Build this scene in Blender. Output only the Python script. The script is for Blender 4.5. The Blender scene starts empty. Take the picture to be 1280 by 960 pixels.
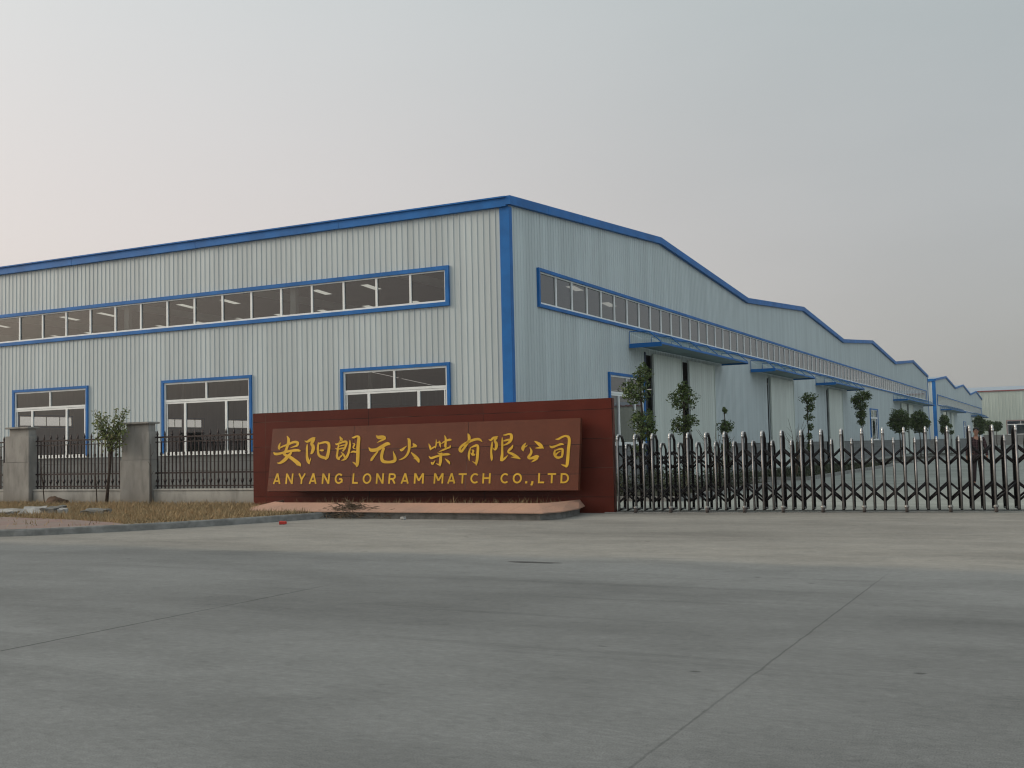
import bpy, bmesh, math, random
from mathutils import Vector, Matrix, noise
import numpy as np
random.seed(7)
R = math.radians
scene = bpy.context.scene
COL = scene.collection

# ------------------------------------------------------------------ camera
cd = bpy.data.cameras.new('camera'); cam = bpy.data.objects.new('camera', cd); COL.objects.link(cam)
cd.sensor_width = 36.0; cd.lens = 38.389; cd.clip_start = 0.1; cd.clip_end = 3000
_r = Vector((0.8904026, 0.4546249, -0.0223488)); _u = Vector((0.0467961, -0.0425918, 0.9979960)); _w = Vector((-0.4527620, 0.8896640, 0.0591985))
cam.matrix_world = Matrix(((_r.x, _u.x, -_w.x, 14.43603), (_r.y, _u.y, -_w.y, -28.34192), (_r.z, _u.z, -_w.z, 1.4), (0, 0, 0, 1)))
scene.camera = cam

# ------------------------------------------------------------------ light
SUN_EL, SUN_AZ = 24.0, 250.0        # compass bearing of the hazy sun, measured from +Y clockwise: low on the left
w = bpy.data.worlds.new('World'); scene.world = w; w.use_nodes = True
nt = w.node_tree; nt.nodes.clear()
def N(t, **k):
    n = nt.nodes.new(t)
    for a, b in k.items(): setattr(n, a, b)
    return n
out = N('ShaderNodeOutputWorld')
sky = N('ShaderNodeTexSky'); sky.sky_type = 'NISHITA'; sky.sun_disc = False
sky.sun_elevation = R(SUN_EL); sky.sun_rotation = R(SUN_AZ); sky.dust_density = 9.0; sky.air_density = 0.6; sky.ozone_density = 0.0
b1 = N('ShaderNodeBackground'); b1.inputs[1].default_value = 0.05
nt.links.new(sky.outputs[0], b1.inputs[0])
tc = N('ShaderNodeTexCoord')
def dotv(v):
    n = N('ShaderNodeVectorMath', operation='DOT_PRODUCT'); nt.links.new(tc.outputs['Generated'], n.inputs[0]); n.inputs[1].default_value = v
    return n.outputs['Value']
def mrange(src, a, b, c=0.0, d=1.0):
    n = N('ShaderNodeMapRange'); n.interpolation_type = 'SMOOTHSTEP'
    nt.links.new(src, n.inputs[0])
    for i, v in enumerate((a, b, c, d)): n.inputs[1+i].default_value = v
    return n.outputs[0]
def mixc(f, a, b):
    n = N('ShaderNodeMix', data_type='RGBA')
    nt.links.new(f, n.inputs[0])
    for i, v in ((6, a), (7, b)):
        if isinstance(v, tuple): n.inputs[i].default_value = v + (1,)
        else: nt.links.new(v, n.inputs[i])
    return n.outputs[2]
az = Vector((math.sin(R(SUN_AZ)), math.cos(R(SUN_AZ)), 0))
side = dotv((-0.906, -0.05, 0.0))                      # towards the bright hazy west
zz = dotv((0, 0, 1))
f_side = mrange(side, -0.10, 0.62)
f_east = mrange(dotv((0.95, -0.3, 0.0)), 0.10, 0.75)     # the side behind and right of the viewer, paler and bluer
hor = mixc(f_side, (0.395, 0.400, 0.385), (0.655, 0.595, 0.560))
top = mixc(f_side, (0.405, 0.470, 0.455), (0.565, 0.620, 0.605))
hor = mixc(f_east, hor, (0.655, 0.745, 0.785)); top = mixc(f_east, top, (0.655, 0.745, 0.785))
f_z = mrange(zz, 0.10, 0.56)
skyc = mixc(f_z, hor, top)
cn_ = N('ShaderNodeTexNoise'); cn_.inputs['Scale'].default_value = 2.2; cn_.inputs['Detail'].default_value = 6; cm_ = N('ShaderNodeMapping'); cm_.inputs['Scale'].default_value = (1, 1, 3.2)
nt.links.new(tc.outputs['Generated'], cm_.inputs[0]); nt.links.new(cm_.outputs[0], cn_.inputs['Vector'])
skyc = mixc(mrange(cn_.outputs['Fac'], 0.35, 0.7, 0.0, 0.10), skyc, (0.70, 0.69, 0.67))      # barely visible uneven haze
f_g = mrange(zz, -0.08, 0.0)
skyc = mixc(f_g, (0.12, 0.12, 0.115), skyc)
b2 = N('ShaderNodeBackground'); b2.inputs[1].default_value = 0.80
nt.links.new(skyc, b2.inputs[0])
ad = N('ShaderNodeAddShader'); nt.links.new(b1.outputs[0], ad.inputs[0]); nt.links.new(b2.outputs[0], ad.inputs[1])
nt.links.new(ad.outputs[0], out.inputs[0])
sd = bpy.data.lights.new('sun', 'SUN'); sd.energy = 0.65; sd.angle = R(14); sd.color = (1.0, 0.95, 0.90)
so = bpy.data.objects.new('sun', sd); COL.objects.link(so)
dv = Vector((math.sin(R(SUN_AZ))*math.cos(R(SUN_EL)), math.cos(R(SUN_AZ))*math.cos(R(SUN_EL)), math.sin(R(SUN_EL))))
so.rotation_euler = dv.to_track_quat('Z', 'Y').to_euler(); so.location = (-30, -40, 40)
scene.view_settings.view_transform = 'Standard'; scene.view_settings.look = 'None'
scene.view_settings.gamma = 1.0; scene.view_settings.exposure = 0.18; scene.view_settings.use_curve_mapping = False
scene.render.engine = 'CYCLES'
scene.cycles.transparent_max_bounces = 12
scene.cycles.filter_width = 1.15

# ------------------------------------------------------------------ materials
class Mat:
    def __init__(s, name):
        s.m = bpy.data.materials.new(name); s.m.use_nodes = True
        s.t = s.m.node_tree; s.b = s.t.nodes['Principled BSDF']; s.o = s.t.nodes['Material Output']
        s.geo = None
    def n(s, t, **k):
        n = s.t.nodes.new(t)
        for a, b in k.items(): setattr(n, a, b)
        return n
    def l(s, a, b): s.t.links.new(a, b)
    def pos(s):
        if s.geo is None: s.geo = s.n('ShaderNodeNewGeometry')
        return s.geo.outputs['Position']
    def noise(s, scale, detail=4, stretch=(1, 1, 1), rough=0.55):
        mp = s.n('ShaderNodeMapping'); mp.inputs['Scale'].default_value = stretch
        s.l(s.pos(), mp.inputs[0])
        t = s.n('ShaderNodeTexNoise'); t.inputs['Scale'].default_value = scale; t.inputs['Detail'].default_value = detail
        t.inputs['Roughness'].default_value = rough
        s.l(mp.outputs[0], t.inputs['Vector']); return t.outputs['Fac']
    def ramp(s, f, a, b, lo=0.0, hi=1.0):
        n = s.n('ShaderNodeMapRange'); n.interpolation_type = 'SMOOTHSTEP'; s.l(f, n.inputs[0])
        for i, v in enumerate((a, b, lo, hi)): n.inputs[1+i].default_value = v
        return n.outputs[0]
    def mix(s, f, a, b, mode='MIX'):
        n = s.n('ShaderNodeMix', data_type='RGBA', blend_type=mode)
        if isinstance(f, float): n.inputs[0].default_value = f
        else: s.l(f, n.inputs[0])
        for i, v in ((6, a), (7, b)):
            if isinstance(v, (tuple, list)): n.inputs[i].default_value = tuple(v)[:3] + (1,)
            else: s.l(v, n.inputs[i])
        return n.outputs[2]
    def math(s, op, a, b=None):
        n = s.n('ShaderNodeMath', operation=op)
        for i, v in enumerate((a, b)):
            if v is None: continue
            if isinstance(v, (int, float)): n.inputs[i].default_value = v
            else: s.l(v, n.inputs[i])
        return n.outputs[0]
    def bump(s, f, strength, dist=0.02):
        n = s.n('ShaderNodeBump'); n.inputs['Strength'].default_value = strength; n.inputs['Distance'].default_value = dist
        s.l(f, n.inputs['Height']); s.l(n.outputs[0], s.b.inputs['Normal'])
    def color(s, c):
        if isinstance(c, (tuple, list)): s.b.inputs['Base Color'].default_value = tuple(c)[:3] + (1,)
        else: s.l(c, s.b.inputs['Base Color'])
    def set(s, rough=None, metal=None, spec=None):
        if rough is not None: s.b.inputs['Roughness'].default_value = rough
        if metal is not None: s.b.inputs['Metallic'].default_value = metal
        if spec is not None: s.b.inputs['Specular IOR Level'].default_value = spec
        return s
def mul(c, k): return tuple(v*k for v in c)
def simple(name, col, rough=0.6, metal=0.0, var=0.15, scale=2.0, spec=0.4, bump=0.0, bscale=40, stretch=(1, 1, 1)):
    m = Mat(name); m.set(rough, metal, spec)
    f = m.noise(scale, 5, stretch)
    m.color(m.mix(m.ramp(f, 0.3, 0.7), mul(col, 1-var), mul(col, 1+var)))
    if bump: m.bump(m.noise(bscale, 4), bump)
    return m.m
M = {}
# painted steel siding, faint vertical streaks and lapped sheets
def siding_mat(name, col):
    m = Mat(name); m.set(0.42, 0.0, 0.45)
    st = m.noise(1.6, 4, (1.2, 1.2, 0.06)); bl = m.noise(0.35, 3)
    c = m.mix(m.ramp(st, 0.3, 0.72), mul(col, 0.86), mul(col, 1.06))
    c = m.mix(m.ramp(bl, 0.35, 0.7, 0.0, 0.5), c, mul(col, 0.88))
    # splash dirt low on the wall
    sep = m.n('ShaderNodeSeparateXYZ'); m.l(m.pos(), sep.inputs[0])
    d = m.math('MULTIPLY', m.ramp(sep.outputs['Z'], 2.2, 1.3), m.ramp(m.noise(2.5, 5, (1, 1, .3)), .4, .75))
    c = m.mix(m.math('MULTIPLY', d, .35), c, (0.28, 0.25, 0.2))
    m.color(c); return m.m
M['siding'] = siding_mat('siding', (0.52, 0.575, 0.58))
M['door_sheet'] = siding_mat('door_sheet', (0.59, 0.635, 0.585))
M['beige'] = siding_mat('beige_sheet', (0.42, 0.48, 0.435))
M['blue'] = simple('blue_trim', (0.013, 0.135, 0.40), 0.5, 0, 0.14, 1.2, 0.2)
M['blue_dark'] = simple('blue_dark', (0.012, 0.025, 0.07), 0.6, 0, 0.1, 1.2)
M['white'] = simple('white_frame', (0.80, 0.81, 0.79), 0.4, 0, 0.05, 2)
M['plinth'] = None
M['roof'] = simple('roof_sheet', (0.30, 0.36, 0.42), 0.5, 0, 0.1, 1)
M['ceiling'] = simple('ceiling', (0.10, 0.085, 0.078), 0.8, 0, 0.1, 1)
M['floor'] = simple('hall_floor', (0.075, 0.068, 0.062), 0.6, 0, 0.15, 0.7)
M['column'] = simple('column_paint', (0.55, 0.56, 0.54), 0.6, 0, 0.1, 1)
m = Mat('skylight'); m.t.nodes.remove(m.b); tr = m.n('ShaderNodeBsdfTranslucent'); tr.inputs[0].default_value = (.85, .84, .78, 1)
tp = m.n('ShaderNodeBsdfTransparent'); tp.inputs[0].default_value = (.8, .8, .75, 1); mx = m.n('ShaderNodeMixShader'); mx.inputs[0].default_value = .5
m.l(tr.outputs[0], mx.inputs[1]); m.l(tp.outputs[0], mx.inputs[2]); m.l(mx.outputs[0], m.o.inputs[0]); M['skylight'] = m.m
def glass(name, tint, refl, mn, bumps=0.0):
    m = Mat(name); m.t.nodes.remove(m.b)
    tr = m.n('ShaderNodeBsdfTransparent'); tr.inputs[0].default_value = tint + (1,)
    gl = m.n('ShaderNodeBsdfGlossy'); gl.inputs['Roughness'].default_value = 0.015; gl.inputs[0].default_value = (.95, .97, 1, 1)
    lw = m.n('ShaderNodeFresnel'); lw.inputs[0].default_value = 1.5
    f = m.math('ADD', m.math('MULTIPLY', lw.outputs[0], refl), mn)
    if bumps:
        b = m.n('ShaderNodeBump'); b.inputs['Strength'].default_value = bumps; b.inputs['Distance'].default_value = .01
        m.l(m.noise(1.3, 2), b.inputs['Height']); m.l(b.outputs[0], gl.inputs['Normal'])
    mx = m.n('ShaderNodeMixShader'); m.l(f, mx.inputs[0]); m.l(tr.outputs[0], mx.inputs[1]); m.l(gl.outputs[0], mx.inputs[2])
    m.l(mx.outputs[0], m.o.inputs[0]); return m.m
M['glass'] = glass('window_glass', (0.62, 0.64, 0.62), 1.15, 0.025, 0.12)
M['side_glass'] = glass('side_window_glass', (0.42, 0.42, 0.41), 1.0, 0.10, 0.12)
m = Mat('canopy_sheet'); m.t.nodes.remove(m.b)
tr = m.n('ShaderNodeBsdfTranslucent'); tr.inputs[0].default_value = (.30, .42, .42, 1); df = m.n('ShaderNodeBsdfDiffuse'); df.inputs[0].default_value = (.22, .32, .36, 1)
mx = m.n('ShaderNodeMixShader'); mx.inputs[0].default_value = .5; m.l(tr.outputs[0], mx.inputs[1]); m.l(df.outputs[0], mx.inputs[2]); tq = m.n('ShaderNodeBsdfTransparent'); mq = m.n('ShaderNodeMixShader'); mq.inputs[0].default_value = .68; m.l(mx.outputs[0], mq.inputs[1]); m.l(tq.outputs[0], mq.inputs[2]); m.l(mq.outputs[0], m.o.inputs[0]); M['canopy_sheet'] = m.m

M['canopy_deck'] = simple('canopy_deck', (0.20, 0.29, 0.31), .6, 0, .15, 1)
# concrete road / yard: one recipe, dust gathers on the driveway side of the old edge
def concrete(name, col, dust, joints=True, brushed=True):
    m = Mat(name); m.set(0.9, 0, 0.12)
    sep = m.n('ShaderNodeSeparateXYZ'); m.l(m.pos(), sep.inputs[0])
    def mod(c, f, k): return m.mix(f, c, m.mix(1.0, c, (k, k, k), 'MULTIPLY'))
    big = m.noise(0.16, 5, (0.5, 1, 1)); mid = m.noise(0.9, 6, (0.5, 1, 1), 0.62); fine = m.noise(26, 3, (0.6, 1, 1)); grit = m.noise(120, 2)
    blot = m.noise(3.2, 7, (0.75, 1, 1), 0.72); peb = m.noise(11, 8, (0.65, 1, 1), 0.78)
    # pale wind-blown dust beyond the road edge
    y = m.math('ADD', sep.outputs['Y'], m.math('MULTIPLY', m.math('SUBTRACT', m.noise(0.5, 5, (0.5, 1, 1)), 0.5), 1.5))
    df = m.ramp(y, -16.2, -14.9)
    c = m.mix(m.math('MULTIPLY', df, m.ramp(blot, .25, .6, 0.65, 0.95)), col, dust)
    band = m.math('MULTIPLY', m.ramp(y, -15.9, -15.45), m.ramp(y, -14.9, -15.35))
    c = m.mix(m.math('MULTIPLY', band, 0.4), c, mul(dust, 1.15))
    c = mod(c, m.ramp(big, 0.36, 0.62), 1.16); c = mod(c, m.ramp(big, 0.5, 0.3, 0, .6), 0.84)
    c = mod(c, m.ramp(mid, 0.40, 0.66, 0.0, 0.7), 0.78)
    c = mod(c, m.ramp(blot, 0.48, 0.70, 0.0, 0.4), 1.22); c = mod(c, m.ramp(blot, 0.46, 0.28, 0.0, 0.4), 0.76)
    c = mod(c, m.ramp(peb, 0.52, 0.66, 0.0, 0.5), 0.68); c = mod(c, m.ramp(peb, 0.45, 0.32, 0.0, 0.5), 1.25)
    c = mod(c, m.ramp(fine, 0.42, 0.66, 0.0, 0.6), 1.2); c = mod(c, m.ramp(grit, 0.42, 0.64, 0.0, 0.75), 0.64)
    # tyre and oil smears, drawn out along the road
    sm = m.noise(0.42, 5, (0.25, 1.5, 1), 0.6); thin = m.noise(1.1, 5, (0.12, 2.4, 1), 0.65)
    c = mod(c, m.ramp(sm, 0.52, 0.72, 0.0, 0.7), 0.68); c = mod(c, m.ramp(thin, 0.57, 0.70, 0.0, 0.5), 0.68); c = mod(c, m.ramp(thin, 0.40, 0.30, 0.0, 0.3), 1.2)
    # dark chips and spots
    v = m.n('ShaderNodeTexVoronoi'); v.inputs['Scale'].default_value = 1.3; mp = m.n('ShaderNodeMapping'); mp.inputs['Scale'].default_value = (.7, 1.2, 1); m.l(m.pos(), mp.inputs[0]); m.l(mp.outputs[0], v.inputs['Vector'])
    c = mod(c, m.ramp(m.math('ADD', v.outputs['Distance'], m.math('MULTIPLY', m.math('SUBTRACT', fine, .5), .05)), 0.05, 0.02, 0.0, 0.8), 0.40)
    if joints:
        # saw-cut joints every 5.3 m
        jx = m.math('ADD', sep.outputs['X'], m.math('MULTIPLY', m.math('SUBTRACT', m.noise(3.0, 4), 0.5), 0.035))
        d = m.math('ABSOLUTE', m.math('SUBTRACT', m.math('FRACT', m.math('DIVIDE', m.math('ADD', jx, -7.36+2.65), 5.3)), 0.5))
        jw = m.math('MULTIPLY', d, 5.3)
        fade = m.ramp(m.noise(0.6, 3), 0.25, 0.5, 0.55, 1.0)
        jm = m.math('MULTIPLY', m.math('MULTIPLY', m.ramp(jw, 0.013, 0.004), fade), m.math('MULTIPLY', m.ramp(sep.outputs['Y'], -15.2, -15.5), m.ramp(m.math('SUBTRACT', sep.outputs['Y'], m.math('MULTIPLY', sep.outputs['X'], .5)), -22.0, -23.6)))
        c = m.mix(m.math('MULTIPLY', jm, m.ramp(sep.outputs['X'], 9.5, 10.5, 0.95, 0.38)), c, (0.03, 0.03, 0.028))
    m.color(c)
    if brushed:
        wv = m.n('ShaderNodeTexWave'); wv.bands_direction = 'DIAGONAL'; wv.inputs['Scale'].default_value = 9.0; wv.inputs['Distortion'].default_value = 3.0; wv.inputs['Detail'].default_value = 2
        mp = m.n('ShaderNodeMapping'); mp.inputs['Rotation'].default_value = (0, 0, R(12)); mp.inputs['Scale'].default_value = (.25, 1.6, 1)
        m.l(m.pos(), mp.inputs[0]); m.l(mp.outputs[0], wv.inputs['Vector'])
        h = m.math('ADD', m.math('MULTIPLY', wv.outputs['Fac'], 0.5), grit)
        m.bump(h, 0.25, 0.004)
    return m.m
M['concrete'] = concrete('road_concrete', (0.193, 0.199, 0.195), (0.280, 0.266, 0.238))
M['yard'] = concrete('yard_concrete', (0.27, 0.295, 0.272), (0.30, 0.315, 0.285), joints=False)
M['earth'] = simple('earth', (0.20, 0.165, 0.115), 0.95, 0, 0.3, 1.3, 0.1, 0.5, 9)
M['bed_soil'] = simple('bed_soil', (0.05, 0.05, 0.035), 0.95, 0, 0.3, 3, 0.1, 0.5, 15)
M['kerb'] = simple('kerb_stone', (0.225, 0.22, 0.205), 0.85, 0, 0.25, 5, 0.2, 0.35, 50)
# plastered pillars and low walls with damp stains
def plaster(name, col):
    m = Mat(name); m.set(0.9, 0, 0.2)
    c = m.mix(m.ramp(m.noise(2.2, 6, (1, 1, .5)), .3, .7), mul(col, .78), mul(col, 1.15))
    c = m.mix(m.ramp(m.noise(6, 5, (1, 1, .25)), .52, .75, 0, .6), c, mul(col, .55))
    sep = m.n('ShaderNodeSeparateXYZ'); m.l(m.pos(), sep.inputs[0])
    c = m.mix(m.math('MULTIPLY', m.ramp(sep.outputs['Z'], .55, .1), .45), c, (.13, .11, .085))
    m.color(c); m.bump(m.noise(35, 4), .3, .01); return m.m
M['plaster'] = plaster('plaster', (0.30, 0.285, 0.26))
M['plaster_pale'] = plaster('plaster_pale', (0.39, 0.38, 0.35))
m = Mat('plinth_block'); m.set(.85, 0, .2)
br = m.n('ShaderNodeTexBrick'); br.inputs['Scale'].default_value = 1.0; br.inputs['Mortar Size'].default_value = .012; br.inputs['Brick Width'].default_value = .8; br.inputs['Row Height'].default_value = .3
sep = m.n('ShaderNodeSeparateXYZ'); m.l(m.pos(), sep.inputs[0]); cx_ = m.n('ShaderNodeCombineXYZ'); m.l(m.math('ADD', sep.outputs['X'], sep.outputs['Y']), cx_.inputs[0]); m.l(sep.outputs['Z'], cx_.inputs[1])
m.l(cx_.outputs[0], br.inputs['Vector']); br.inputs[1].default_value = (.20, .205, .20, 1); br.inputs[2].default_value = (.17, .175, .175, 1); br.inputs[3].default_value = (.11, .11, .105, 1)
m.color(m.mix(m.ramp(m.noise(1.5, 5), .3, .7, 0, .5), br.outputs[0], (.14, .14, .13))); M['plinth'] = m.m
# polished red granite cladding with pale joints
def granite(name, col, rough, jw, off=(0, 0), jcol=(.22, .10, .07), jointed=True, coat=0.0):
    m = Mat(name); m.set(rough, 0, .16)
    sp = m.noise(60, 3); bl = m.noise(2.0, 4)
    c = m.mix(m.ramp(sp, .35, .68), mul(col, .72), mul(col, 1.25))
    c = m.mix(m.ramp(bl, .35, .7, 0, .6), c, mul(col, .75))
    if jointed:
        sep = m.n('ShaderNodeSeparateXYZ'); m.l(m.pos(), sep.inputs[0]); cb = m.n('ShaderNodeCombineXYZ')
        m.l(m.math('ADD', sep.outputs['X'], off[0]), cb.inputs[0]); m.l(m.math('ADD', sep.outputs['Z'], off[1]), cb.inputs[1])
        br = m.n('ShaderNodeTexBrick'); m.l(cb.outputs[0], br.inputs['Vector'])
        br.inputs['Scale'].default_value = 1; br.inputs['Mortar Size'].default_value = jw; br.inputs['Brick Width'].default_value = 3.1; br.inputs['Row Height'].default_value = .62; br.offset = 0.0
        br.inputs[1].default_value = (1, 1, 1, 1); br.inputs[2].default_value = (.82, .82, .82, 1); br.inputs[3].default_value = (0, 0, 0, 1)
        c = m.mix(1.0, c, br.outputs[0], 'MULTIPLY')
        patchy = m.ramp(m.noise(.7, 3), .46, .66, 0.0, .55)
        c = m.mix(m.math('MULTIPLY', br.outputs['Fac'], patchy), c, jcol)
    m.color(c)
    return m.m
M['granite'] = granite('red_granite', (0.112, 0.0165, 0.0075), 0.40, .006, (0.37, .28))
M['granite_panel'] = granite('brown_granite', (0.135, 0.041, 0.0215), 0.42, .006, (.62, .40), (.20, .12, .10))
M['granite_edge'] = simple('dark_granite_edge', (0.025, 0.012, 0.010), 0.5, 0, .2, 8)
M['gold'] = simple('gold_lettering', (0.58, 0.345, 0.032), 0.5, 0.1, 0.12, 3, 0.2)
m = Mat('pink_tile'); m.set(.55, 0, .35)
c = m.mix(m.ramp(m.noise(45, 3), .3, .7), (.40, .225, .155), (.52, .31, .22)); c = m.mix(m.ramp(m.noise(1.1, 4), .35, .7, 0, .5), c, (.27, .19, .15))
sep = m.n('ShaderNodeSeparateXYZ'); m.l(m.pos(), sep.inputs[0]); d = m.math('ABSOLUTE', m.math('SUBTRACT', m.math('FRACT', m.math('DIVIDE', sep.outputs['X'], .6)), .5))
c = m.mix(m.ramp(d, .012, .006, 0, .55), c, (.12, .08, .06)); m.color(c); M['pink_tile'] = m.m
m = Mat('pink_pavers'); m.set(.9, 0, .2)
br = m.n('ShaderNodeTexBrick'); m.l(m.pos(), br.inputs['Vector']); br.inputs['Scale'].default_value = 1; br.inputs['Brick Width'].default_value = .22; br.inputs['Row Height'].default_value = .11; br.inputs['Mortar Size'].default_value = .008
br.inputs[1].default_value = (.27, .165, .145, 1); br.inputs[2].default_value = (.22, .15, .135, 1); br.inputs[3].default_value = (.17, .15, .13, 1)
m.color(m.mix(m.ramp(m.noise(1.4, 5), .35, .7, 0, .7), br.outputs[0], (.24, .21, .18))); M['pavers'] = m.m
M['iron'] = simple('brown_black_iron', (0.022, 0.013, 0.013), 0.5, 0.3, .3, 6)
M['steel'] = simple('stainless_steel', (0.30, 0.285, 0.278), 0.42, 0.65, .15, 9)
M['steel_cap'] = simple('bright_cap', (0.55, 0.54, 0.53), .35, .6, .1, 9)
M['steel_dark'] = simple('dark_gate_bar', (0.016, 0.013, 0.014), 0.45, 0.3, .2, 9, .25)
M['rubber'] = simple('wheel_rubber', (0.07, 0.055, 0.05), .7, 0, .2, 9)
M['track'] = simple('steel_track', (0.30, 0.29, 0.27), .45, .6, .15, 6)
def leafmat(name, c1, c2, c3=None):
    m = Mat(name); m.set(.55, 0, .3)
    oi = m.n('ShaderNodeVertexColor') if False else None
    c = m.mix(m.ramp(m.noise(9, 2), .35, .65), c1, c2)
    if c3: c = m.mix(m.ramp(m.noise(23, 2), .55, .7), c, c3)
    m.color(c); return m.m
M['leaf_dark'] = leafmat('dark_leaves', (.034, .062, .017), (.078, .118, .026), (.13, .145, .036))
M['leaf_mix'] = leafmat('sapling_leaves', (.10, .13, .034), (.16, .19, .05), (.16, .085, .045))
M['bark'] = simple('bark', (0.055, 0.04, 0.032), .9, 0, .3, 14, .1, .4, 60)
M['twig'] = simple('dry_twig', (0.11, 0.08, 0.055), .9, 0, .4, 14, .1)
M['hedge'] = leafmat('hedge_leaves', (.022, .034, .016), (.05, .058, .022), (.075, .06, .03))
m = Mat('dry_grass'); m.set(.9, 0, .1)
c = m.mix(m.ramp(m.noise(1.1, 4), .35, .65), (.37, .255, .14), (.25, .185, .10)); c = m.mix(m.ramp(m.noise(14, 2), .5, .7), c, (.42, .33, .19)); m.color(c); M['grass'] = m.m
M['rubble'] = simple('broken_concrete', (0.33, 0.32, 0.30), .9, 0, .3, 5, .2, .5, 25)
M['rubble_dark'] = simple('grey_rubble', (0.16, 0.16, 0.15), .9, 0, .3, 5, .2, .5, 25)
M['soil'] = simple('red_soil', (0.10, 0.065, 0.045), .95, 0, .3, 6, .1, .6, 25)
M['red'] = simple('red_plastic', (0.45, 0.03, 0.02), .5, 0, .15, 8)
M['skin'] = simple('skin', (0.30, 0.155, 0.105), .55, 0, .08, 10)
M['hair'] = simple('black_hair', (0.01, 0.009, 0.009), .6, 0, .2, 20)
m = Mat('plaid_shirt'); m.set(.9, 0, .1)
sep = m.n('ShaderNodeSeparateXYZ'); m.l(m.pos(), sep.inputs[0])
sx = m.math('ABSOLUTE', m.math('SUBTRACT', m.math('FRACT', m.math('DIVIDE', sep.outputs['X'], .075)), .5)); sz = m.math('ABSOLUTE', m.math('SUBTRACT', m.math('FRACT', m.math('DIVIDE', sep.outputs['Z'], .075)), .5))
c = m.mix(m.ramp(sx, .16, .10), (.028, .016, .020), (.085, .05, .055)); c = m.mix(m.ramp(sz, .16, .10, 0, .65), c, (.09, .06, .06)); m.color(c); M['shirt'] = m.m
M['trousers'] = simple('dark_trousers', (0.022, 0.012, 0.013), .9, 0, .2, 8)
M['shoe'] = simple('dark_shoe', (0.06, 0.045, 0.04), .6, 0, .2, 8)
M['red_trim'] = simple('red_brown_trim', (0.22, 0.05, 0.045), .5, 0, .1, 2)
M['clear_glass'] = glass('clear_glass', (0.93, 0.96, 0.97), 1.0, 0.0)
M['far_glass'] = glass('far_glass', (0.25, 0.28, 0.28), 1.2, 0.06)

# ------------------------------------------------------------------ builders
class MB:
    def __init__(s): s.v = []; s.f = []; s.mi = []
    def add(s, vs, fs, mi=0):
        o = len(s.v); s.v += [tuple(v) for v in vs]; s.f += [tuple(o+i for i in f) for f in fs]; s.mi += [mi]*len(fs)
    def quad(s, a, b, c, d, mi=0): s.add((a, b, c, d), ((0, 1, 2, 3),), mi)
    def box(s, x0, x1, y0, y1, z0, z1, mi=0):
        s.add([(x0, y0, z0), (x1, y0, z0), (x1, y1, z0), (x0, y1, z0), (x0, y0, z1), (x1, y0, z1), (x1, y1, z1), (x0, y1, z1)],
              [(0, 3, 2, 1), (4, 5, 6, 7), (0, 1, 5, 4), (1, 2, 6, 5), (2, 3, 7, 6), (3, 0, 4, 7)], mi)
    def bbox(s, x0, x1, y0, y1, z0, z1, b=0.01, mi=0):     # bevelled box
        bm = bmesh.new(); bmesh.ops.create_cube(bm, size=1)
        for v in bm.verts: v.co = ((x0+x1)/2+v.co.x*(x1-x0), (y0+y1)/2+v.co.y*(y1-y0), (z0+z1)/2+v.co.z*(z1-z0))
        bmesh.ops.bevel(bm, geom=bm.edges[:], offset=b, segments=2, affect='EDGES')
        s.bm(bm, mi)
    def bm(s, bm, mi=0):
        bm.verts.index_update(); s.add([v.co[:] for v in bm.verts], [[v.index for v in f.verts] for f in bm.faces], mi); bm.free()
    def prism(s, lo, hi, mi=0):            # two loops of points
        n = len(lo); s.add(list(lo)+list(hi), [tuple(range(n-1, -1, -1)), tuple(range(n, 2*n))]+[(i, (i+1) % n, n+(i+1) % n, n+i) for i in range(n)], mi)
    def tube(s, pts, r, n=8, mi=0, caps=True):
        pts = [Vector(p) for p in pts]; rs = r if isinstance(r, (list, tuple)) else [r]*len(pts)
        rings = []; up = None
        for i, p in enumerate(pts):
            d = (pts[min(i+1, len(pts)-1)]-pts[max(i-1, 0)]).normalized()
            if up is None: up = Vector((0, 0, 1)) if abs(d.z) < .9 else Vector((0, 1, 0))
            a = d.cross(up).normalized(); b = a.cross(d).normalized(); up = b if abs(b.dot(d)) < .5 else up
            rings.append([p+(a*math.cos(2*math.pi*k/n)+b*math.sin(2*math.pi*k/n))*rs[i] for k in range(n)])
        vs = [v[:] for r_ in rings for v in r_]; fs = []
        for i in range(len(pts)-1):
            for k in range(n): fs.append((i*n+k, i*n+(k+1) % n, (i+1)*n+(k+1) % n, (i+1)*n+k))
        if caps: fs += [tuple(range(n-1, -1, -1)), tuple((len(pts)-1)*n+k for k in range(n))]
        s.add(vs, fs, mi)
    def sphere(s, c, rx, ry, rz, u=12, v=8, mi=0):
        bm = bmesh.new(); bmesh.ops.create_uvsphere(bm, u_segments=u, v_segments=v, radius=1)
        for q in bm.verts: q.co = (c[0]+q.co.x*rx, c[1]+q.co.y*ry, c[2]+q.co.z*rz)
        s.bm(bm, mi)
    def build(s, name, mat, parent=None, smooth=False, origin=None):
        o0 = Vector(origin) if origin is not None else (ORG.get(parent.name, Vector()) if parent else Vector())
        me = bpy.data.meshes.new(name); me.from_pydata([(a-o0.x, b-o0.y, c-o0.z) for a, b, c in s.v], [], s.f)
        for mm in (mat if isinstance(mat, (list, tuple)) else [mat]): me.materials.append(mm)
        if any(s.mi): me.polygons.foreach_set('material_index', s.mi)
        if smooth: me.polygons.foreach_set('use_smooth', [True]*len(s.f))
        me.validate(); me.update()
        ob = bpy.data.objects.new(name, me); COL.objects.link(ob)
        ORG[ob.name] = o0
        if parent: ob.parent = parent
        else: ob.location = o0
        return ob
ORG = {}
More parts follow.
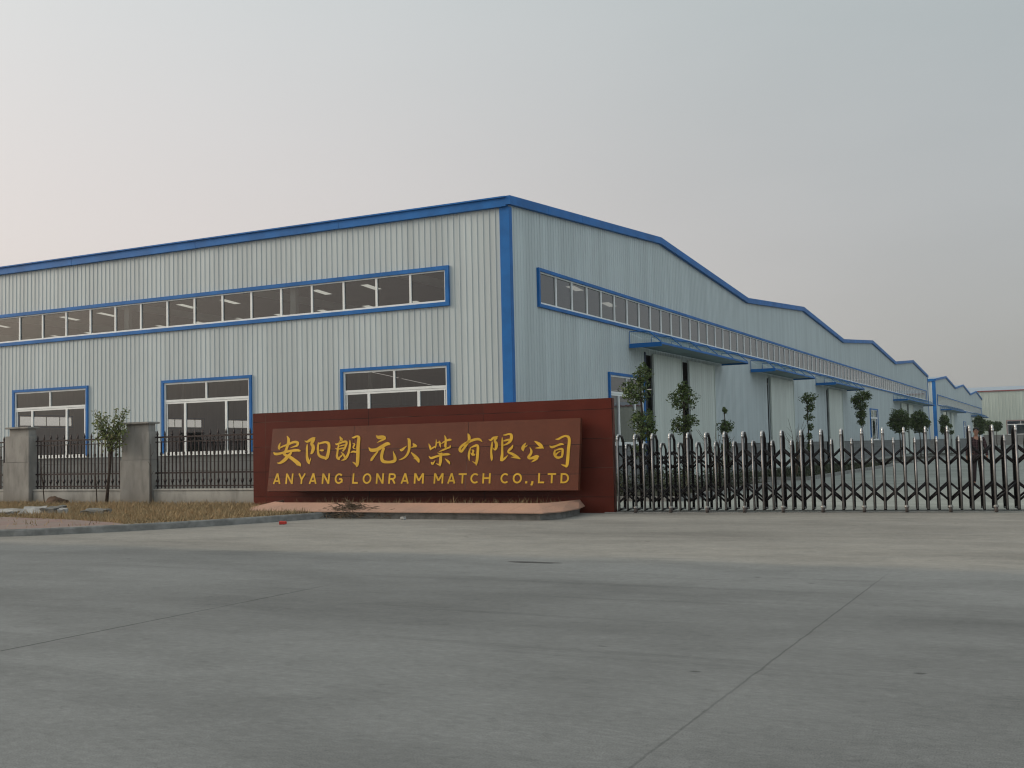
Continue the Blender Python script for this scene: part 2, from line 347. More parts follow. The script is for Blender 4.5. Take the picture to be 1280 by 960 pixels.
def build_split(mb, name, mat, parent, smooth=False):
    """every connected piece of the builder becomes an object of its own"""
    key = {}; par = []
    def find(i):
        while par[i] != i: par[i] = par[par[i]]; i = par[i]
        return i
    ids = []
    for v in mb.v:
        k = tuple(round(x, 4) for x in v)
        if k not in key: key[k] = len(par); par.append(len(par))
        ids.append(key[k])
    for f in mb.f:
        r0 = find(ids[f[0]])
        for i in f[1:]: par[find(ids[i])] = r0
    groups = {}
    for f in mb.f: groups.setdefault(find(ids[f[0]]), []).append(f)
    res = []
    for fs in groups.values():
        m2 = MB(); mp = {}
        for f in fs:
            for i in f:
                if i not in mp: mp[i] = len(m2.v); m2.v.append(mb.v[i])
            m2.f.append(tuple(mp[i] for i in f)); m2.mi.append(0)
        res.append(m2.build(name, mat, parent, smooth))
    return res
def tag(o, label, cat, group=None, kind=None):
    o['label'] = label; o['category'] = cat
    if group: o['group'] = group
    if kind: o['kind'] = kind
    return o
def thing(name, label, cat, loc, group=None):
    o = bpy.data.objects.new(name, None); COL.objects.link(o); o.location = loc; o.empty_display_size = .3
    ORG[o.name] = Vector(loc); return tag(o, label, cat, group)
def struct(name, mb, mat, label=None):
    o = mb.build(name, mat); o['kind'] = 'structure'
    return o
def dup(root, loc, label, group=None):
    r = root.copy(); COL.objects.link(r); r.location = loc; r['label'] = label
    if group: r['group'] = group
    ORG[r.name] = Vector(loc)
    for ch in list(root.children):
        c = ch.copy(); COL.objects.link(c); c.parent = r
        for g in list(ch.children):
            d = g.copy(); COL.objects.link(d); d.parent = c
    return r

# ------------------------------------------------------------------ ground
def sheet(poly, z): 
    mb = MB(); mb.add([(x, y, z) for x, y in poly], [tuple(range(len(poly)))]); return mb
struct('ground', sheet([(-700, -700), (700, -700), (700, 900), (-700, 900)], -0.03), M['earth'])
struct('road', sheet([(-120, -60), (140, -60), (140, -15.4), (-120, -15.4)], 0.0), M['concrete'])
struct('driveway', sheet([(-120, -15.4), (140, -15.4), (140, -6.0), (-120, -6.0)], 0.0), M['concrete'])
struct('yard', sheet([(-120, -6.0), (140, -6.0), (140, 320), (-120, 320)], 0.0), M['yard'])

# kerb: follows the corner from the road into the driveway
KP = [(-60, -16.35), (-12, -16.3), (-7.5, -16.05), (-5.2, -15.6), (-3.2, -14.72), (-2.2, -13.85), (-1.45, -12.8), (-.85, -11.7), (-.42, -10.7), (-.08, -9.7), (.14, -9.0)]
def spline(P, n):
    P = [Vector(p) for p in P]; o = []
    for i in range(len(P)-1):
        a, b, c, d = P[max(i-1, 0)], P[i], P[i+1], P[min(i+2, len(P)-1)]
        for k in range(n):
            t = k/n; o.append(.5*((2*b)+(c-a)*t+(2*a-5*b+4*c-d)*t*t+(3*b-a-3*c+d)*t**3))
    o.append(P[-1]); return o
kp = spline([(x, y) for x, y in KP[1:]], 4); kp = [Vector(KP[0])]+kp
def offset(P, d):
    o = []
    for i, p in enumerate(P):
        t = (P[min(i+1, len(P)-1)]-P[max(i-1, 0)]).normalized(); o.append(p+Vector((-t.y, t.x))*d)
    return o
kin = offset(kp, .13)
mb = MB(); n = len(kp); prof = [(0.0, -.02), (0.005, .10), (0.025, .125), (.13, .125), (.13, -.02)]
rows = [offset(kp, d) for d, z in prof]
vs = [(rows[j][i].x, rows[j][i].y, prof[j][1]+(random.uniform(-.004, .004) if j in (1, 2) else 0)) for i in range(n) for j in range(5)]
fs = [(i*5+j, (i+1)*5+j, (i+1)*5+j+1, i*5+j+1) for i in range(n-1) for j in range(4)]+[(0, 1, 2, 3, 4), tuple((n-1)*5+j for j in (4, 3, 2, 1, 0))]
mb.add(vs, fs); struct('kerb', mb, M['kerb'])
# raised verge of earth behind the kerb, pink paver pavement on part of it
vp = [(p.x, p.y) for p in kin]
struct('verge', sheet(vp+[(.15, -8.2), (-3.4, -7.0), (-3.4, -5.2), (-60, -5.2)], .105), M['earth'])
pv = [p for p in kin if p.x < -1.6]
struct('pavement', sheet([(p.x, p.y) for p in pv]+[(-2.6, -12.55), (-4.2, -12.05), (-8, -11.35), (-16, -11.0), (-60, -10.9)], .122), M['pavers'])
# planting beds in the yard
def bed(x0, x1, y0, y1):
    mb = MB()
    for a in ((x0, x1, y0, y0+.12), (x0, x1, y1-.12, y1), (x0, x0+.12, y0+.12, y1-.12), (x1-.12, x1, y0+.12, y1-.12)): mb.box(a[0], a[1], a[2], a[3], -.02, .13)
    struct('bed_kerb', mb, M['kerb'])
    struct('planting_bed', sheet([(x0+.12, y0+.12), (x1-.12, y0+.12), (x1-.12, y1-.12), (x0+.12, y1-.12)], .10), M['bed_soil'])
BEDS = [(1.2, 5.7, -2.2, 8.6), (2.4, 5.8, 12.6, 34.0), (2.6, 5.8, 42, 62), (2.6, 5.8, 68, 80), (4.6, 6.6, 96, 132)]
for b_ in BEDS: bed(*b_)

# ------------------------------------------------------------------ factory hall
W = 26.565; ZE, ZP = 8.79, 9.74; XW = -50.0
def roofz(y, y0=0.0, bays=4):
    t = (y-y0)/W; k = t-math.floor(t)
    if t >= bays: k = 0
    return ZE+(ZP-ZE)*(1-abs(2*k-1))
PITCH = .2; PROF = [0.0, .152, .163, .189, .2]; PD = [0.0, 0.0, .017, .017, 0.0]
def siding(mb, face, s0, s1, z0, ztop, openings, pitch=PITCH, phase=0.0):
    """ribbed sheet; face(s, depth, z) -> point; openings (a, b, zlo, zhi)"""
    k0 = math.floor((s0-phase)/pitch); k1 = math.ceil((s1-phase)/pitch)
    edges = []
    for k in range(k0, k1):
        for j in range(4):
            a, b = phase+k*pitch+PROF[j]*pitch/.2, phase+k*pitch+PROF[j+1]*pitch/.2
            if b <= s0+1e-6 or a >= s1-1e-6: continue
            edges.append((max(a, s0), min(b, s1), PD[j], PD[j+1]))
    for a, b, da, db in edges:
        mid = (a+b)/2; iv = [(z0, None)]
        for (oa, ob, ol, oh) in openings:
            if oa < mid < ob:
                nv = []
                for lo, hi in iv:
                    h = hi if hi is not None else 1e9
                    if oh <= lo or ol >= h: nv.append((lo, hi)); continue
                    if ol > lo: nv.append((lo, ol))
                    if oh < h: nv.append((oh, hi))
                iv = nv
        for lo, hi in iv:
            ha, hb = (ztop(a), ztop(b)) if hi is None else (hi, hi)
            mb.quad(face(a, da, lo), face(b, db, lo), face(b, db, hb), face(a, da, ha))
class Face:
    """a wall plane: s runs along it, d outwards, z up"""
    def __init__(s, kind, c): s.k, s.c = kind, c
    def __call__(s, a, d, z):
        return {'A': (a, s.c-d, z), 'B': (s.c+d, a, z), 'W': (s.c-d, a, z), 'N': (a, s.c+d, z)}[s.k]
    def box(s, mb, a0, a1, d0, d1, z0, z1, mi=0):
        p = s(a0, d0, z0); q = s(a1, d1, z1)
        mb.box(min(p[0], q[0]), max(p[0], q[0]), min(p[1], q[1]), max(p[1], q[1]), z0, z1, mi)
def hall_window(f, parent, a0, a1, z0=1.5, z1=4.04, name='window', lower=(.25, .73), gm='glass', sill_open=True):
    t = .095
    mb = MB(); f.box(mb, a0, a1, -.05, .075, z1-t, z1); f.box(mb, a0, a0+t, -.05, .074, z0, z1-t-.001); f.box(mb, a1-t, a1, -.05, .074, z0, z1-t-.001)
    wn = mb.build(name, M['blue'], parent)
    b0, b1, c1 = a0+t, a1-t, z1-t; wd = b1-b0
    mb = MB(); u = .06
    f.box(mb, b0, b0+u, -.03, .028, z0, c1); f.box(mb, b1-u, b1, -.03, .028, z0, c1); f.box(mb, b0+u, b1-u, -.03, .027, c1-u, c1); f.box(mb, b0, b1, -.03, .05, z0-.07, z0+.05)
    zt = z0+(z1-z0)*.70
    f.box(mb, b0+u, b1-u, -.03, .029, zt, zt+.075); f.box(mb, b0+u, b1-u, -.028, .018, zt-.065, zt-.004)
    f.box(mb, (b0+b1)/2-.035, (b0+b1)/2+.035, -.03, .026, zt+.076, c1-u-.001)
    for k in lower: f.box(mb, b0+wd*k-.045, b0+wd*k+.045, -.03, .031, z0+.051, zt-.066)
    for k in (.03, .97): f.box(mb, b0+wd*k-.02, b0+wd*k+.02, -.025, .012, z0+.051, zt-.066)
    mb.build('frame', M['white'], wn)
    mb = MB(); mb.quad(f(b0+.01, -.012, z0), f(b1-.01, -.012, z0), f(b1-.01, -.012, c1-.01), f(b0+.01, -.012, c1-.01))
    mb.build('pane', M[gm], wn)
    return (a0+.04, a1-.04, z0-.03, z1-.04)
def ribbon(f, parent, a0, a1, z0, z1, first, step, name='ribbon_window', gm='glass', frame='white', thick=.12):
    t = thick; mb = MB()
    f.box(mb, a0, a1, -.05, .085, z1-t, z1); f.box(mb, a0, a1, -.05, .085, z0, z0+t)
    f.box(mb, a0, a0+t, -.05, .083, z0+t+.001, z1-t-.001); f.box(mb, a1-t, a1, -.05, .083, z0+t+.001, z1-t-.001)
    wn = mb.build(name, M['blue'], parent); b0, b1 = a0+t, a1-t
    mb = MB(); f.box(mb, b0, b1, -.03, .03, z1-t-.045, z1-t-.001); f.box(mb, b0, b1, -.03, .045, z0+t+.001, z0+t+.06)
    for e in (b0, b1-.05): f.box(mb, e, e+.05, -.03, .028, z0+t+.061, z1-t-.046)
    a = first; k = 0
    while a < b1-.2:
        if a > b0+.2: f.box(mb, a-.036, a+.036, -.03, .027, z0+t+.061, z1-t-.046)
        a += step; k += 1
    mb.build('frame', M[frame], wn)
    mb = MB(); mb.quad(f(b0, -.012, z0+t), f(b1, -.012, z0+t), f(b1, -.012, z1-t), f(b0, -.012, z1-t)); mb.build('pane', M[gm], wn)
    return (a0+.04, a1-.04, z0+.04, z1-.04)

def canopy(f, parent, s0, s1, zf=5.16, out=1.3):
    """folded-edge entrance canopy on brackets"""
    mb = MB(); f.box(mb, s0, s0+.05, .04, out, zf-.13, zf+.03); f.box(mb, s1-.05, s1, .04, out, zf-.09, zf+.03)
    f.box(mb, s0+.05, s1-.05, out-.05, out, zf-.05, zf+.03)
    cn = mb.build('canopy', M['blue'], parent)
    mb = MB(); f.box(mb, s0+.052, s1-.052, .04, out-.052, zf-.01, zf+.01); mb.build('deck', M['canopy_deck'], cn)
    n = max(2, round((s1-s0)/2.6)); tp = zf+.48
    prof = [(.05, zf+.04), (.05, tp), (out*.62, tp-.03), (out-.03, zf+.04)]
    for k in range(n+1):
        s = s0+.04+(s1-s0-.08)*k/n
        mb = MB(); mb.tube([f(s, d_, z_) for d_, z_ in prof], .019, 6); mb.build('bracket', M['blue'], cn)
    
    mb = MB()      # translucent folded sheets between the brackets, sagging a little in each bay
    for k in range(n):
        a = s0+.04+(s1-s0-.08)*k/n; b = s0+.04+(s1-s0-.08)*(k+1)/n; m_ = (a+b)/2
        for x0, x1, z0a, z1a in ((.07, out*.62, tp-.03, tp-.06), (out*.62, out-.03, tp-.06, zf+.05)):
            for (p, q, da, db) in ((a, m_, 0, -.10), (m_, b, -.10, 0)):
                mb.quad(f(p, x0, z0a+da), f(q, x0, z0a+db), f(q, x1, z1a+db*.6), f(p, x1, z1a+da*.6))
    mb.build('roof_sheet', M['canopy_sheet'], cn)
    return cn


def door_leaf(f, parent, s0, s1, ztop=4.98, d=.10, mi='door_sheet'):
    mb = MB()
    siding(mb, lambda a, dd, z: f(a, d+dd*.5, z), s0, s1, .08, lambda a: ztop, [], .3)
    for a, b in ((s0-.03, s0+.03), (s1-.03, s1+.03)): f.box(mb, a, b, d-.05, d+.03, .06, ztop)
    f.box(mb, s0+.031, s1-.031, d-.05, d+.025, .04, .14)
    dr = mb.build('sliding_door', M[mi], parent)
    return dr

hall = thing('factory_hall', 'nearest long white ribbed-metal factory hall with blue trim and a zigzag gabled roofline', 'factory', (0, 0, 0), 'blue-trimmed ribbed-metal halls')
fA, fB, fW, fN = Face('A', 0.0), Face('B', 0.0), Face('W', XW), Face('N', 4*W)
# windows first, they report the holes they need
opA, opB, opW = [], [], []
for k in range(7):
    a1 = -2.05-7.6*k; a0 = a1-4.0
    if a0 < XW+1: break
    opA.append(hall_window(fA, hall, a0, a1))
opA.append(ribbon(fA, hall, XW+2, -2.02, 5.75, 6.97, -2.16-1.25*37, 1.25))
opB.append(ribbon(fB, hall, 1.86, 4*W-1.9, 5.75, 6.97, 1.99+1.25, 1.26, thick=.10, gm='side_glass'))
for a0, a1 in ((7.5, 11.1), (64.1, 68.1)): opB.append(hall_window(fB, hall, a0, a1, gm='side_glass'))
GAPS = [(11.4, 12.0), (15.6, 16.5), (30.3, 30.65), (46.4, 46.7), (86.5, 87.6)]
for a, b in GAPS: opB.append((a, b, .1, 4.9))
for y_ in (9.0, 16.2, 23.2, 30.0, 36.8, 43.8, 51): opW.append(ribbon(fW, hall, y_, y_+4.6, 3.62, 4.5, y_+1.15, 1.15, thick=.08, gm='clear_glass'))
mb = MB(); siding(mb, fA, XW, -.02, 1.42, lambda a: ZE-.1, opA, .205)
mb.build('south_cladding', M['siding'], hall)
mb = MB(); siding(mb, fB, .02, 4*W, 1.42, lambda y: roofz(y)-.08, opB, .2)
mb.build('gable_cladding', M['siding'], hall)
mb = MB(); siding(mb, fW, 0, 4*W, .02, lambda y: roofz(y)-.08, opW, 1.0); siding(mb, fN, XW, 0, .02, lambda a: ZE-.1, [], 1.0)
mb.build('rear_cladding', M['siding'], hall)
# block plinth
mb = MB(); mb.box(XW, -.03, .03, .25, -.02, 1.42); 
segs = [(.03, 11.4), (21.2, 30.2), (36.5, 46.2), (52, 82.5), (91.2, 4*W)]
for a, b in segs: mb.box(-.25, -.03 if False else -.031, a, b, -.02, 1.42)
build_split(mb, 'plinth', M['plinth'], hall)
# sheeting below plinth height where the sliding doors are
mb = MB()
for a, b in ((12.0, 15.6), (16.5, 21.2), (30.75, 36.5), (46.75, 52), (82.5, 86.5), (87.6, 91.2)): siding(mb, fB, a, b, .05, lambda y: 1.42, [], .2)
build_split(mb, 'lower_cladding', M['siding'], hall)
# fascias and corner trim
for k in range(9):
    x1_ = -6.0*k-(.006 if k else 0); x0_ = max(XW-.2, -6.0*(k+1)+.006)
    if x0_ >= x1_: break
    dz = random.uniform(-.006, .006)
    mb = MB(); mb.box(x0_, x1_, -.14, .02, ZE-.27+dz, ZE+.02); mb.box(x0_, x1_, -.20, -.14, ZE-.02, ZE+.022); mb.build('eaves_trim', M['blue'], hall)
mb = MB(); h = .26; d0, d1 = .0, .15
ys = [(-.14 if k == 0 else k*W/2) for k in range(9)]
for k in range(8):
    a, b = ys[k], ys[k+1]; za, zb = roofz(k*W/2)+.03, roofz((k+1)*W/2, bays=4)+.03
    nseg = 5
    for q in range(nseg):
        p0, p1 = a+(b-a)*q/nseg+(.012 if q else 0), a+(b-a)*(q+1)/nseg; z0, z1 = za+(zb-za)*q/nseg, za+(zb-za)*(q+1)/nseg
        mb.prism([(d0, p0, z0-h), (d1, p0, z0-h), (d1, p1, z1-h), (d0, p1, z1-h)], [(d0, p0, z0), (d1, p0, z0), (d1, p1, z1), (d0, p1, z1)])
mb.build('verge_trim', M['blue'], hall)
mb = MB(); mb.box(-.25, .0, -.065, -.02, 1.3, ZE-.271); mb.box(-.02, .065, -.0649, .13, 1.3, ZE-.275); mb.box(0, .06, 4*W-.2, 4*W+.05, 1.3, ZE-.3)
build_split(mb, 'corner_trim', M['blue'], hall)
# roof with translucent strips, ceiling side dull
mb = MB(); sk = MB(); nx = 50
for k in range(8):
    y0, y1 = k*W/2, (k+1)*W/2
    for i in range(nx):
        x0, x1 = XW+(-.1-XW)*i/nx, XW+(-.1-XW)*(i+1)/nx
        for j in range(6):
            p0, p1 = y0+(y1-y0)*j/6, y0+(y1-y0)*(j+1)/6
            z0, z1 = roofz(k*W/2)+(roofz((k+1)*W/2)-roofz(k*W/2))*j/6-.04, roofz(k*W/2)+(roofz((k+1)*W/2)-roofz(k*W/2))*(j+1)/6-.04
            if i % 3 == 1 and j % 2 == 1 and k < 2:
                pm = p0+(p1-p0)*.55; zm = z0+(z1-z0)*.55; xm = x0+(x1-x0)*.45
                sk.quad((x0, p0, z0), (xm, p0, z0), (xm, pm, zm), (x0, pm, zm))
                mb.quad((xm, p0, z0), (x1, p0, z0), (x1, pm, zm), (xm, pm, zm)); mb.quad((x0, pm, zm), (x1, pm, zm), (x1, p1, z1), (x0, p1, z1))
            else: mb.quad((x0, p0, z0), (x1, p0, z0), (x1, p1, z1), (x0, p1, z1))
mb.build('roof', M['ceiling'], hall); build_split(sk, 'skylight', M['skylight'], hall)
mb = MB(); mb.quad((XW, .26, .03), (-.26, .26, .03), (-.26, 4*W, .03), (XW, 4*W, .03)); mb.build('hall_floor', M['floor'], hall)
# inside columns and eaves beams
mb = MB()
for x in [-8.15-7.5*k for k in range(6)]:
    for y in (.30, W, 2*W, 3*W):
        mb.box(x-.11, x+.11, y-.04, y+.12, .03, ZE-.2)
        if y < 1: mb.box(x-.08, x+.08, y+.12, W, ZE-.75, ZE-.45)
build_split(mb, 'steel_frame', M['column'], hall)
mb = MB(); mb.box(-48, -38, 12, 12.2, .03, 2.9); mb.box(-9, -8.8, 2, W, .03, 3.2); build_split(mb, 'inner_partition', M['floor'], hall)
for s0, s1 in ((9.6, 21.7), (26.9, 36.6), (43.0, 54.0), (77.6, 100.5)): canopy(fB, hall, s0, s1)
for s0, s1 in ((12.02, 15.5), (16.5, 20.2), (30.75, 36.2), (46.75, 51.6), (82.5, 86.45), (87.65, 91.2)): door_leaf(fB, hall, s0, s1)
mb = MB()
for a, b in ((11.4, 12.0), (15.55, 16.5), (30.2, 30.72), (46.2, 46.72)): mb.box(-.45, -.4, a-.1, b+.1, .03, 4.98)  # dark sheets behind the door gaps stand in for the shade inside
mb.box(-.35, .03, 11.28, 11.4, .03, 5.0); build_split(mb, 'jamb_and_gap_shade', M['blue_dark'], hall)

# ------------------------------------------------------------------ second hall, same line
Y2 = 114.0; B2 = 3
hall2 = thing('factory_hall', 'smaller-looking blue-trimmed hall farther down the yard beyond the nearest one', 'factory', (0, Y2, 0), 'blue-trimmed ribbed-metal halls')
f2A, f2B = Face('A', Y2), Face('B', 0.0)
o2 = [ribbon(f2B, hall2, Y2+2, Y2+B2*W-2, 5.6, 6.95, Y2+3, 1.26, thick=.1)]
o2.append(hall_window(f2B, hall2, Y2+38, Y2+42))
for a, b in ((122.5, 126), (170, 174.5)): o2.append((a, b, .1, 4.9))
mb = MB(); siding(mb, f2B, Y2+.02, Y2+B2*W, 1.42, lambda y: roofz(y, Y2, B2)-.1, o2, .3); mb.build('gable_cladding', M['siding'], hall2)
mb = MB(); siding(mb, f2A, -50, -.02, 1.42, lambda a: ZE-.1, [], .3); mb.build('south_cladding', M['siding'], hall2)
mb = MB(); mb.box(-50, -.03, Y2+.03, Y2+.25, -.02, 1.42); mb.box(-.25, -.031, Y2+.03, 122.5, -.02, 1.42); mb.box(-.25, -.031, 126, 170, -.02, 1.42); mb.box(-.25, -.031, 174.5, Y2+B2*W, -.02, 1.42); build_split(mb, 'plinth', M['plinth'], hall2)
mb = MB(); mb.box(-50, 0, Y2-.14, Y2, ZE-.3, ZE+.02); mb.build('eaves_trim', M['blue'], hall2)
mb = MB(); mb.box(-.32, .0, Y2-.07, Y2-.03, 1.3, ZE-.31); mb.box(0.0, .07, Y2-.0699, Y2+.3, 1.3, ZE-.31); build_split(mb, 'corner_trim', M['blue'], hall2)
mb = MB()
for k in range(2*B2):
    a, b = Y2+k*W/2, Y2+(k+1)*W/2; za = roofz(k*W/2, 0, 9)+.03; zb = roofz((k+1)*W/2, 0, 9)+.03
    mb.prism([(0, a, za-h), (d1, a, za-h), (d1, b, zb-h), (0, b, zb-h)], [(0, a, za), (d1, a, za), (d1, b, zb), (0, b, zb)])
mb.build('verge_trim', M['blue'], hall2)
mb = MB()
for k in range(2*B2):
    a, b = Y2+k*W/2, Y2+(k+1)*W/2; za = roofz(k*W/2, 0, 9); zb = roofz((k+1)*W/2, 0, 9)
    mb.quad((-50, a, za), (-.05, a, za), (-.05, b, zb), (-50, b, zb))
mb.build('roof', M['roof'], hall2)
mb = MB(); mb.quad((-50, Y2, .03), (-.3, Y2, .03), (-.3, Y2+80, .03), (-50, Y2+80, .03)); mb.box(-8, -7.8, Y2+.3, Y2+80, .03, ZE); mb.build('hall_floor', M['floor'], hall2)
for s0, s1 in ((119.2, 141.5), (166.8, 190)): canopy(f2B, hall2, s0, s1)
for s0, s1 in ((126.1, 130), (132, 136), (174.6, 178), (181, 185)): door_leaf(f2B, hall2, s0, s1)

# ------------------------------------------------------------------ far cross hall closing the yard
far = thing('factory_hall', 'far pale green-grey hall with a thin red-brown roof edge closing the yard', 'factory', (0, 204, 0))
fF = Face('A', 204.0); oF = []
for k in range(6): oF.append(hall_window(fF, far, 3.6+10*k, 8.6+10*k, 2.05, 4.75, lower=(.33, .66), gm='far_glass'))
for o in list(far.children): o.data.materials[0] = M['red_trim']
mb = MB(); siding(mb, fF, -60, 90, 2.0, lambda a: 10.5, oF, .6); mb.build('cladding', M['beige'], far)
mb = MB(); mb.box(-60, 90, 204.03, 204.25, -.02, 2.0); mb.build('plinth', M['plinth'], far)
mb = MB(); mb.box(-60.2, 90.2, 203.8, 204.05, 10.45, 10.66); mb.build('eaves_trim', M['red_trim'], far)
mb = MB(); mb.prism([(-60, 204.05, 10.5), (90, 204.05, 10.5), (90, 234, 10.5), (-60, 234, 10.5)], [(-60, 204.05, 10.55), (90, 204.05, 10.55), (90, 219, 12.0), (-60, 219, 12.0)]); mb.build('roof', M['roof'], far)
mb = MB(); mb.box(-60, -59.8, 204.3, 234, 0, 10.4); mb.box(89.8, 90, 204.3, 234, 0, 10.4); mb.box(-59.7, 89.7, 212, 212.2, .02, 10.4); mb.build('rear_cladding', M['beige'], far)

# ------------------------------------------------------------------ granite company sign
sign = thing('entrance_sign', 'long red-brown granite entrance sign with gold company lettering beside the folding gate', 'sign', (1.0, -6.8, 0))
mb = MB(); mb.bbox(-3.88, 5.84, -6.8, -6.67, -.02, 2.43, .012)
mb.build('backing_wall', M['granite'], sign)
PT, PB = Vector((0, -7.02, 2.02)), Vector((0, -7.25, .50)); PV = (PT-PB).normalized(); PL = (PT-PB).length
PN = Vector((1, 0, 0)).cross(PV)             # points out of the panel towards the road
if PN.y > 0: PN = -PN
def PP(u, v, d=0.0): return Vector((u, 0, 0))+PB+PV*v+PN*d
mb = MB(); u0, u1 = -3.06, 5.20
fr = [PP(u0, 0), PP(u1, 0), PP(u1, PL), PP(u0, PL)]
mb.prism([p-PN*.10 for p in fr], fr); panel = mb.build('name_panel', [M['granite_panel']], sign)
mb = MB()
for x in (-2.6, -.6, 1.2, 3.2, 4.8): mb.box(x-.05, x+.05, -7.11, -6.801, .58, .66); mb.box(x-.05, x+.05, -6.95, -6.801, 1.8, 1.88)
mb.build('panel_bracket', M['granite_edge'], sign)
